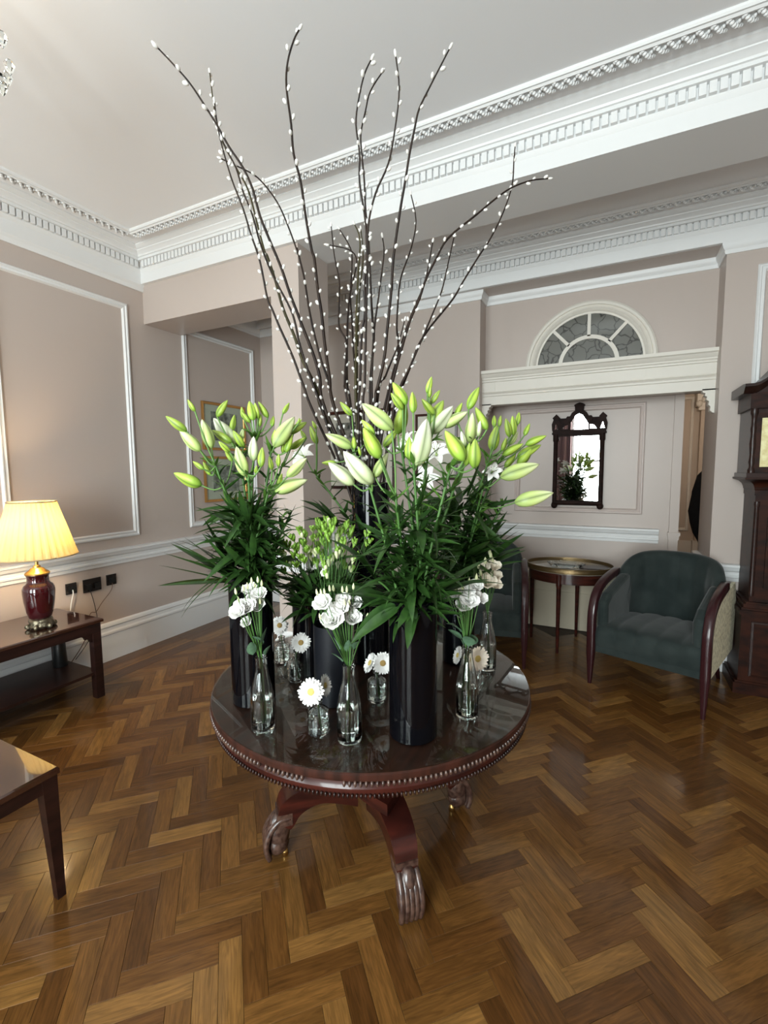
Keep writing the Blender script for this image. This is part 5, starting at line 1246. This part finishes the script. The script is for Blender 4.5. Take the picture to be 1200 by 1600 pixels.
jar_me = jar_mesh(); jw_me = MB().lathe([(0, 0.0085), (0.0255, 0.0085), (0.030, 0.0125), (0.030, 0.060), (0, 0.060)], 32).mesh('water', M['water'], smooth=40)
def jar(x, y, label):
    t = thing('cut_glass_jar', label, 'jar', (x, y, GZ), 'small cut glass jars holding gerberas')
    link('jar', jar_me, t, (x, y, GZ)); link('water', jw_me, t, (x, y, GZ)); return t
JA = [(-0.832, 1.178), (-0.758, 1.447), (-1.075, 1.415), (-1.300, 1.575), (-0.464, 1.669)]
JA[2] = tuple(near(463, 1060, -1.143, 1.473)[:2])
JA[2] = (-1.128, 1.452)
jar(*JA[0], 'small cut glass jar at the front centre with a large white gerbera')
jar(*JA[1], 'small cut glass jar left of the front right vase with two gerberas')
jar(*JA[2], 'small cut glass jar right of the left vase with one gerbera')
jar(*JA[3], 'small cut glass jar half hidden behind the left vase')
jar(*JA[4], 'small cut glass jar hidden behind the right hand bottle')

# gerberas --------------------------------------------------------------------
def petal_ring(n, r0, r1, w_, lift, m_=MB, jag=0.0):
    m_ = MB()
    for i in range(n):
        a = 2 * pi * i / n + random.uniform(-0.05, 0.05); rr = r1 * random.uniform(0.92, 1.04); ca, sa = cos(a), sin(a); z1 = lift * random.uniform(0.7, 1.3)
        pts = [(r0, 0.25), (r0 + (rr - r0) * 0.4, 0.9), (r0 + (rr - r0) * 0.8, 1.0), (rr * 0.97, 0.55), (rr, 0.1)]
        vs = []; fs = []
        for k, (r, wf) in enumerate(pts):
            z = z1 * (r / r1) ** 1.5
            for s_ in (-1, 0, 1): hw = w_ * wf * s_; vs.append((r * ca - hw * sa, r * sa + hw * ca, z - abs(s_) * 0.02 * 0.05 + 0.001 * k * 0))
        for k in range(len(pts) - 1):
            for j in range(2): q = k * 3 + j; fs.append((q, q + 1, q + 4, q + 3))
        m_.add(vs, fs)
    return m_
def gerbera(jarpos, px, py, d, label, size=0.042, off=0.0, col='petalw', eye='gereye'):
    c = near(px, py, jarpos[0], jarpos[1], off); d = Vector(d).normalized()
    root = thing('gerbera', label, 'gerbera', (jarpos[0], jarpos[1], GZ), 'white gerberas')
    q = qdir(d, random.random()); foot = Vector((jarpos[0] + 0.008, jarpos[1], GZ + 0.014)); neck = Vector((jarpos[0], jarpos[1], GZ + 0.10))
    MB().tube(smoothpath([foot, neck, neck.lerp(c, 0.55) + Vector((0, 0, 0.008)), c - d * 0.012, c - d * 0.004], 5), 0.0024, 7).obj('stem', M['stemlt'], root, smooth=True)
    sc = (size,) * 3
    link('petals', petal_ring(24, 0.22, 1.0, 0.105, 0.10).mesh('petals', M[col], smooth=True, fix=False), root, c, q, sc)
    link('inner_petals', petal_ring(20, 0.18, 0.80, 0.10, 0.24).mesh('inner_petals', M[col], smooth=True, fix=False), root, c + d * 0.001, q, sc)
    em = MB(); em.blob((0, 0, 0.05), (0.27, 0.27, 0.07), 16, 6)
    for i in range(40): a = i * 2.4; r = 0.27 * sqrt(i / 40); em.blob((r * cos(a), r * sin(a), 0.115), (0.022, 0.022, 0.03), 5, 4)
    link('flower_centre', em.mesh('flower_centre', M[eye], smooth=True), root, c + d * 0.001, q, sc)
    link('calyx', MB().lathe([(0.05, -0.22), (0.16, -0.14), (0.24, -0.02), (0.1, 0.02)], 14).mesh('calyx', M['stem'], smooth=True), root, c, q, sc)
toc = Vector((0.55, -1.1, 0.9))
gerbera(JA[0], 486, 1081, (0.40, -1.0, 0.45), 'large white gerbera facing forward, front centre of the table', 0.043, -0.02)
gerbera(JA[0], 507, 1071, (1.0, 0.15, 0.25), 'white gerbera turned sideways behind the large one at the front', 0.036, 0.03, 'petalw')
gerbera(JA[1], 579, 1036, (-0.7, -0.7, 0.6), 'white gerbera facing left, beside the front right vase', 0.040, 0.01)
gerbera(JA[1], 598, 1036, (0.7, -1.0, 0.30), 'white gerbera facing forward, touching the front right vase', 0.041, -0.01, 'petalw', 'gereyed')
gerbera(JA[2], 470, 1004, (0.75, -0.9, 0.35), 'white gerbera leaning right over its jar at centre left', 0.041, 0.0, 'petalw', 'gereyed')
gerbera(JA[3], 437, 977, (0.6, -1.0, 0.25), 'white gerbera with brown eye half hidden behind the left vase', 0.042, 0.0, 'petalw', 'gereyed')
gerbera(JA[4], 746, 1029, (0.8, -0.8, 0.15), 'cream gerbera half hidden behind the right hand bottle', 0.047, -0.01, 'petalc')
gerbera(JA[4], 716, 1024, (-0.8, -0.6, 0.4), 'white gerbera peeping out left of the right hand bottle', 0.036, 0.02)

# lisianthus --------------------------------------------------------------------
def bloom_mesh(m_, seed, closed=0.5):
    rn = random.Random(seed); mb = MB()
    for ring, (r, h, tilt, n) in enumerate(((0.20, 0.80, 0.15, 3), (0.38, 0.90, 0.35, 4), (0.55, 0.92, 0.60 + 0.3 * (1 - closed), 5))):
        for i in range(n):
            a0 = 2 * pi * (i + ring * 0.37) / n; half = pi / n * 1.25; vs = []; fs = []; nu, nv = 6, 5
            for v_ in range(nv + 1):
                t = v_ / nv
                for u_ in range(nu + 1):
                    s_ = -1 + 2 * u_ / nu; a = a0 + s_ * half * (1 - 0.25 * t * t)
                    rr = r * (0.25 + 0.75 * sin(t * pi / 2)) + tilt * 0.40 * t ** 2 * 1.0
                    rr += 0.035 * sin(s_ * 7 + i * 2 + ring) * t * t
                    z = h * t * (1 - 0.22 * s_ * s_ * t) - tilt * 0.18 * t ** 3
                    vs.append((rr * cos(a), rr * sin(a), z))
            for v_ in range(nv):
                for u_ in range(nu): q = v_ * (nu + 1) + u_; fs.append((q, q + 1, q + nu + 2, q + nu + 1))
            mb.add(vs, fs)
    return mb.mesh('bloom', m_, smooth=True, fix=False)
BLW = [bloom_mesh(M['petalw'], s_, c_) for s_, c_ in ((1, 0.2), (2, 0.6), (3, 0.9))]
BLC = [bloom_mesh(M['petalc'], s_, c_) for s_, c_ in ((4, 0.2), (5, 0.7))]
LBUD = {'w': MB().lathe([(0.05, 0), (0.16, 0.12), (0.20, 0.35), (0.15, 0.65), (0.05, 0.92), (0.0, 1.0)], 10).mesh('flower_bud', M['petalg'], smooth=True),
        'c': MB().lathe([(0.05, 0), (0.20, 0.12), (0.26, 0.40), (0.18, 0.72), (0.05, 0.95), (0.0, 1.0)], 10).mesh('flower_bud', M['petalg'], smooth=True)}
def sprig(bo, blooms, buds, leaves, label, col='w', off=0.0, group=None):
    x, y = bo; root = thing('lisianthus', label, 'lisianthus', (x, y, GZ + 0.012), group)
    neck = Vector((x + random.uniform(-0.006, 0.006), y + random.uniform(-0.006, 0.006), GZ + 0.235)); foot = Vector((x + random.uniform(-0.018, 0.018), y + random.uniform(-0.018, 0.018), GZ + 0.013))
    for (px, py, sz) in blooms:
        c = near(px, py, x, y, off + random.uniform(-0.02, 0.02)); d = (c - neck) * 0.6 + Vector((0.10, -0.22, 0.05)) * 0.35; d.normalize()
        b0 = c - d * sz * 0.5
        st_ = MB().tube(smoothpath([foot, neck, neck.lerp(b0, 0.6) + Vector((0, 0, 0.006)), b0], 5), 0.0016, 6).obj('stem', M['stem'], root, smooth=True)
        link('bloom', random.choice(BLW if col == 'w' else BLC), root, b0, qdir(d, random.random() * 6), (sz, sz, sz))
    for (px, py, l_) in buds:
        c = near(px, py, x, y, off + random.uniform(-0.02, 0.02)); d = (c - neck).normalized() * 0.6 + Vector((0, 0, 0.6)); d.normalize(); b0 = c - d * l_ * 0.5
        MB().tube(smoothpath([neck, neck.lerp(b0, 0.6) + Vector((0, 0, 0.004)), b0], 4), 0.0012, 5).obj('stem', M['stem'], root, smooth=True)
        link('flower_bud', LBUD[col], root, b0, qdir(d), (l_, l_, l_))
    for (bx, by, tx, ty, wd) in leaves:
        leaf(root, near(bx, by, x, y, off), near(tx, ty, x, y, off - 0.02), 'bw', wd)
    return root
c3 = lambda x, y: (340 + x / 4.615, 850 + y / 4.615)
c4 = lambda x, y: (550 + x / 4, 900 + y / 4)
c8 = lambda x, y: (660 + x / 6, 800 + y / 6)
def mk(f, L_, s_): return [(*f(a, b), s_ * (c if len(t) else 1)) for a, b, *t in L_ for c in [t[0] if t else 1]]
def ml(f, L_): return [(*f(a, b), *f(c, d), w_) for a, b, c, d, w_ in L_]
GR = 'lisianthus stems in the glass bottles'
S_ = 0.034
sprig(BO[0], mk(c3, [(145, 490), (200, 462), (160, 445, .8)], S_), mk(c3, [(130, 340), (150, 400), (185, 315)], 0.022), ml(c3, [(255, 800, 235, 690, .9)]), 'white lisianthus stem leaning left in the left bottle', 'w', -0.02, GR)
sprig(BO[0], mk(c3, [(232, 330), (245, 395, .8), (208, 565, .7)], S_), mk(c3, [(215, 300), (245, 262), (268, 300)], 0.022), ml(c3, [(300, 740, 275, 620, .8)]), 'white lisianthus stem upright in the left bottle', 'w', 0.01, GR)
sprig(BO[0], mk(c3, [(298, 365), (285, 450), (230, 440, .8)], S_), mk(c3, [(290, 255), (318, 280), (305, 410)], 0.022), ml(c3, [(320, 720, 355, 600, .9), (345, 800, 372, 715, .8)]), 'white lisianthus stem leaning right in the left bottle', 'w', 0.0, GR)
sprig(BO[1], mk(c3, [(755, 425), (835, 545, 1.25), (790, 540, .8)], S_), mk(c3, [(715, 345), (745, 345), (738, 520), (770, 340)], 0.020), ml(c3, [(880, 760, 835, 670, .9), (900, 850, 830, 770, .8)]), 'white lisianthus stem leaning left in the front bottle', 'w', -0.03, GR)
sprig(BO[1], mk(c3, [(880, 465), (905, 400, .8), (850, 470, .9)], S_), mk(c3, [(808, 318), (835, 318), (900, 325), (870, 400), (915, 420)], 0.022), ml(c3, [(935, 780, 945, 690, .9)]), 'white lisianthus stem upright in the front bottle', 'w', 0.0, GR)
sprig(BO[1], mk(c3, [(985, 430), (978, 535), (930, 480, .9)], S_), mk(c3, [(932, 325), (980, 305), (1020, 535), (1080, 520), (1050, 625), (950, 420)], 0.022), ml(c3, [(985, 760, 1010, 660, .9), (950, 870, 980, 815, .9)]), 'white lisianthus stem leaning right in the front bottle', 'w', 0.01, GR)
sprig(BO[2], mk(c4, [(622, 122, .9), (700, 182), (660, 120, .7)], S_), mk(c4, [(672, 100), (645, 85), (655, 60)], 0.024), ml(c4, [(680, 350, 615, 262, .8), (690, 390, 600, 335, .7)]), 'white lisianthus stem leaning left in the right bottle', 'w', 0.0, GR)
sprig(BO[2], mk(c4, [(716, 98), (742, 155), (715, 150, .8)], S_), mk(c4, [(733, 32), (755, 105), (690, 65)], 0.026), ml(c4, [(725, 440, 735, 345, 1.0)]), 'white lisianthus stem upright in the right bottle', 'w', -0.01, GR)
sprig(BO[2], mk(c4, [(800, 140), (776, 62, .9), (770, 120, .7)], S_), mk(c4, [(778, 5), (760, 90)], 0.026), ml(c4, [(750, 430, 765, 335, .8), (700, 440, 675, 385, .7)]), 'white lisianthus stem leaning right in the right bottle', 'w', 0.02, GR)
sprig(BO[3], mk(c8, [(610, 652, 1.15), (575, 515, .8)], 0.042), mk(c8, [(525, 500), (545, 565), (590, 455)], 0.030), [], 'cream lisianthus stem with an open rose-like bloom, rear bottle', 'c', -0.01, GR)
sprig(BO[3], mk(c8, [(672, 505, .9), (690, 680, .8), (692, 592, .8)], 0.042), mk(c8, [(630, 372), (655, 448), (640, 400)], 0.028), [], 'cream lisianthus stem with small blooms at right, rear bottle', 'c', 0.02, GR)

# freesias ----------------------------------------------------------------------
FB = {'g': MB().lathe([(0.04, 0), (0.12, 0.15), (0.20, 0.55), (0.16, 0.85), (0.0, 1.0)], 8).mesh('flower_bud', M['bud_g'], smooth=True),
      'p': MB().lathe([(0.04, 0), (0.12, 0.15), (0.22, 0.6), (0.17, 0.88), (0.0, 1.0)], 8).mesh('flower_bud', M['petalg'], smooth=True)}
fbw = bloom_mesh(M['petalw'], 9, 0.1)
FR = [(150,790),(190,700),(240,640),(300,570),(350,610),(330,690),(370,745),(300,820),(210,880),(420,560),(480,520),(500,590),(560,490),(590,560),(560,640),(440,780),(480,720),(520,850,1),(540,930,1),(600,860,1),(690,870),(690,790),(650,710,1),(670,600),(640,640),(760,580),(720,530),(780,850),(570,700),(910,600),(640,800),(450,890,1),(260,740),(410,650),(530,560),(620,500)]
fc = (-1.01, 1.47)
for k, it in enumerate(FR):
    px, py = 420 + it[0] / 6, 740 + it[1] / 6
    off = random.uniform(-0.06, 0.06); c = near(px, py, *fc, off)
    vc = VB if it[0] > 420 else VP; vt = 0.995 if it[0] > 420 else 1.015
    foot = Vector((vc[0] + random.uniform(-0.03, 0.03), vc[1] + random.uniform(-0.03, 0.03), vt - 0.08))
    col_ = ('far left', 'left', 'centre', 'right', 'far right')[min(4, max(0, int((it[0] - 130) / 165)))]
    row_ = ('uppermost', 'upper', 'middle', 'lower')[min(3, max(0, int((it[1] - 490) / 105)))]
    what = 'white flowering' if len(it) > 2 else 'green budded'
    root = thing('freesia', '%s freesia stem, %s row, %s of the low bunch at table centre' % (what, row_, col_), 'freesia', tuple(foot), 'freesia stems at the table centre')
    out = (c - foot); hd = Vector((out.x, out.y - 0.03, 0.10)).normalized()
    st_ = MB().tube(smoothpath([foot, foot.lerp(c, 0.5) + Vector((0, 0, 0.02)), c, c + hd * 0.03], 4), 0.0013, 5).obj('stem', M['stem'], root, smooth=True)
    c_b = c + Vector((random.uniform(-0.035, 0.035), random.uniform(-0.03, 0.03), random.uniform(-0.045, -0.005)))
    MB().tube(smoothpath([foot.lerp(c, 0.55), c_b, c_b + hd * 0.02], 3), 0.0011, 5).obj('side_stem', M['stem'], root, smooth=True)
    for cc_, nb_ in ((c, random.randint(6, 8)), (c_b, random.randint(4, 6))):
        for i in range(nb_):
            p = cc_ + hd * (0.007 * i); a = i * 2.2 + k; s_ = 0.034 - 0.0024 * i
            d = (hd * 0.6 + Vector((cos(a) * 0.5, sin(a) * 0.5, 0.75))).normalized()
            link('flower_bud', FB['p' if (i < 2 and k % 3 == 0) else 'g'], root, p, qdir(d), (s_, s_, s_))
    if len(it) > 2:
        for i in range(1): link('bloom', fbw, root, c, qdir((hd.x, hd.y - 0.7, 0.4)), (0.020,) * 3)
GL = [((505, 900), (456, 982), 1.0), ((480, 905), (437, 930), 1.1), ((500, 930), (478, 945), 1.2), ((520, 905), (545, 900), .8), ((470, 880), (440, 862), .9), ((500, 900), (470, 900), 1.0), ((510, 920), (500, 965), .8),
      ((490, 890), (455, 905), 0.9), ((520, 880), (560, 862), 0.7), ((495, 905), (515, 950), 0.8), ((470, 890), (490, 935), 1.0), ((535, 890), (560, 915), 0.8)]
gr = thing('freesia_foliage', 'broad green leaves below the freesias at table centre', 'foliage', (VP[0], VP[1], 1.0))
for b_, t_, w_ in GL: leaf(gr, near(*b_, *fc, random.uniform(-0.04, 0.03)), near(*t_, *fc, random.uniform(-0.08, 0.02)), 'dw', 0.55 * w_)
for i in range(240):
    a = random.random() * 2 * pi; p = Vector((fc[0] + 0.09 * cos(a), fc[1] + 0.04 + 0.08 * sin(a), 0.99 + random.uniform(0, 0.13))); el = random.uniform(0.0, 1.2)
    d = Vector((cos(a) * cos(el), sin(a) * cos(el), sin(el))); leaf(gr, p, p + d * random.uniform(0.06, 0.12), 'd', 1.2)
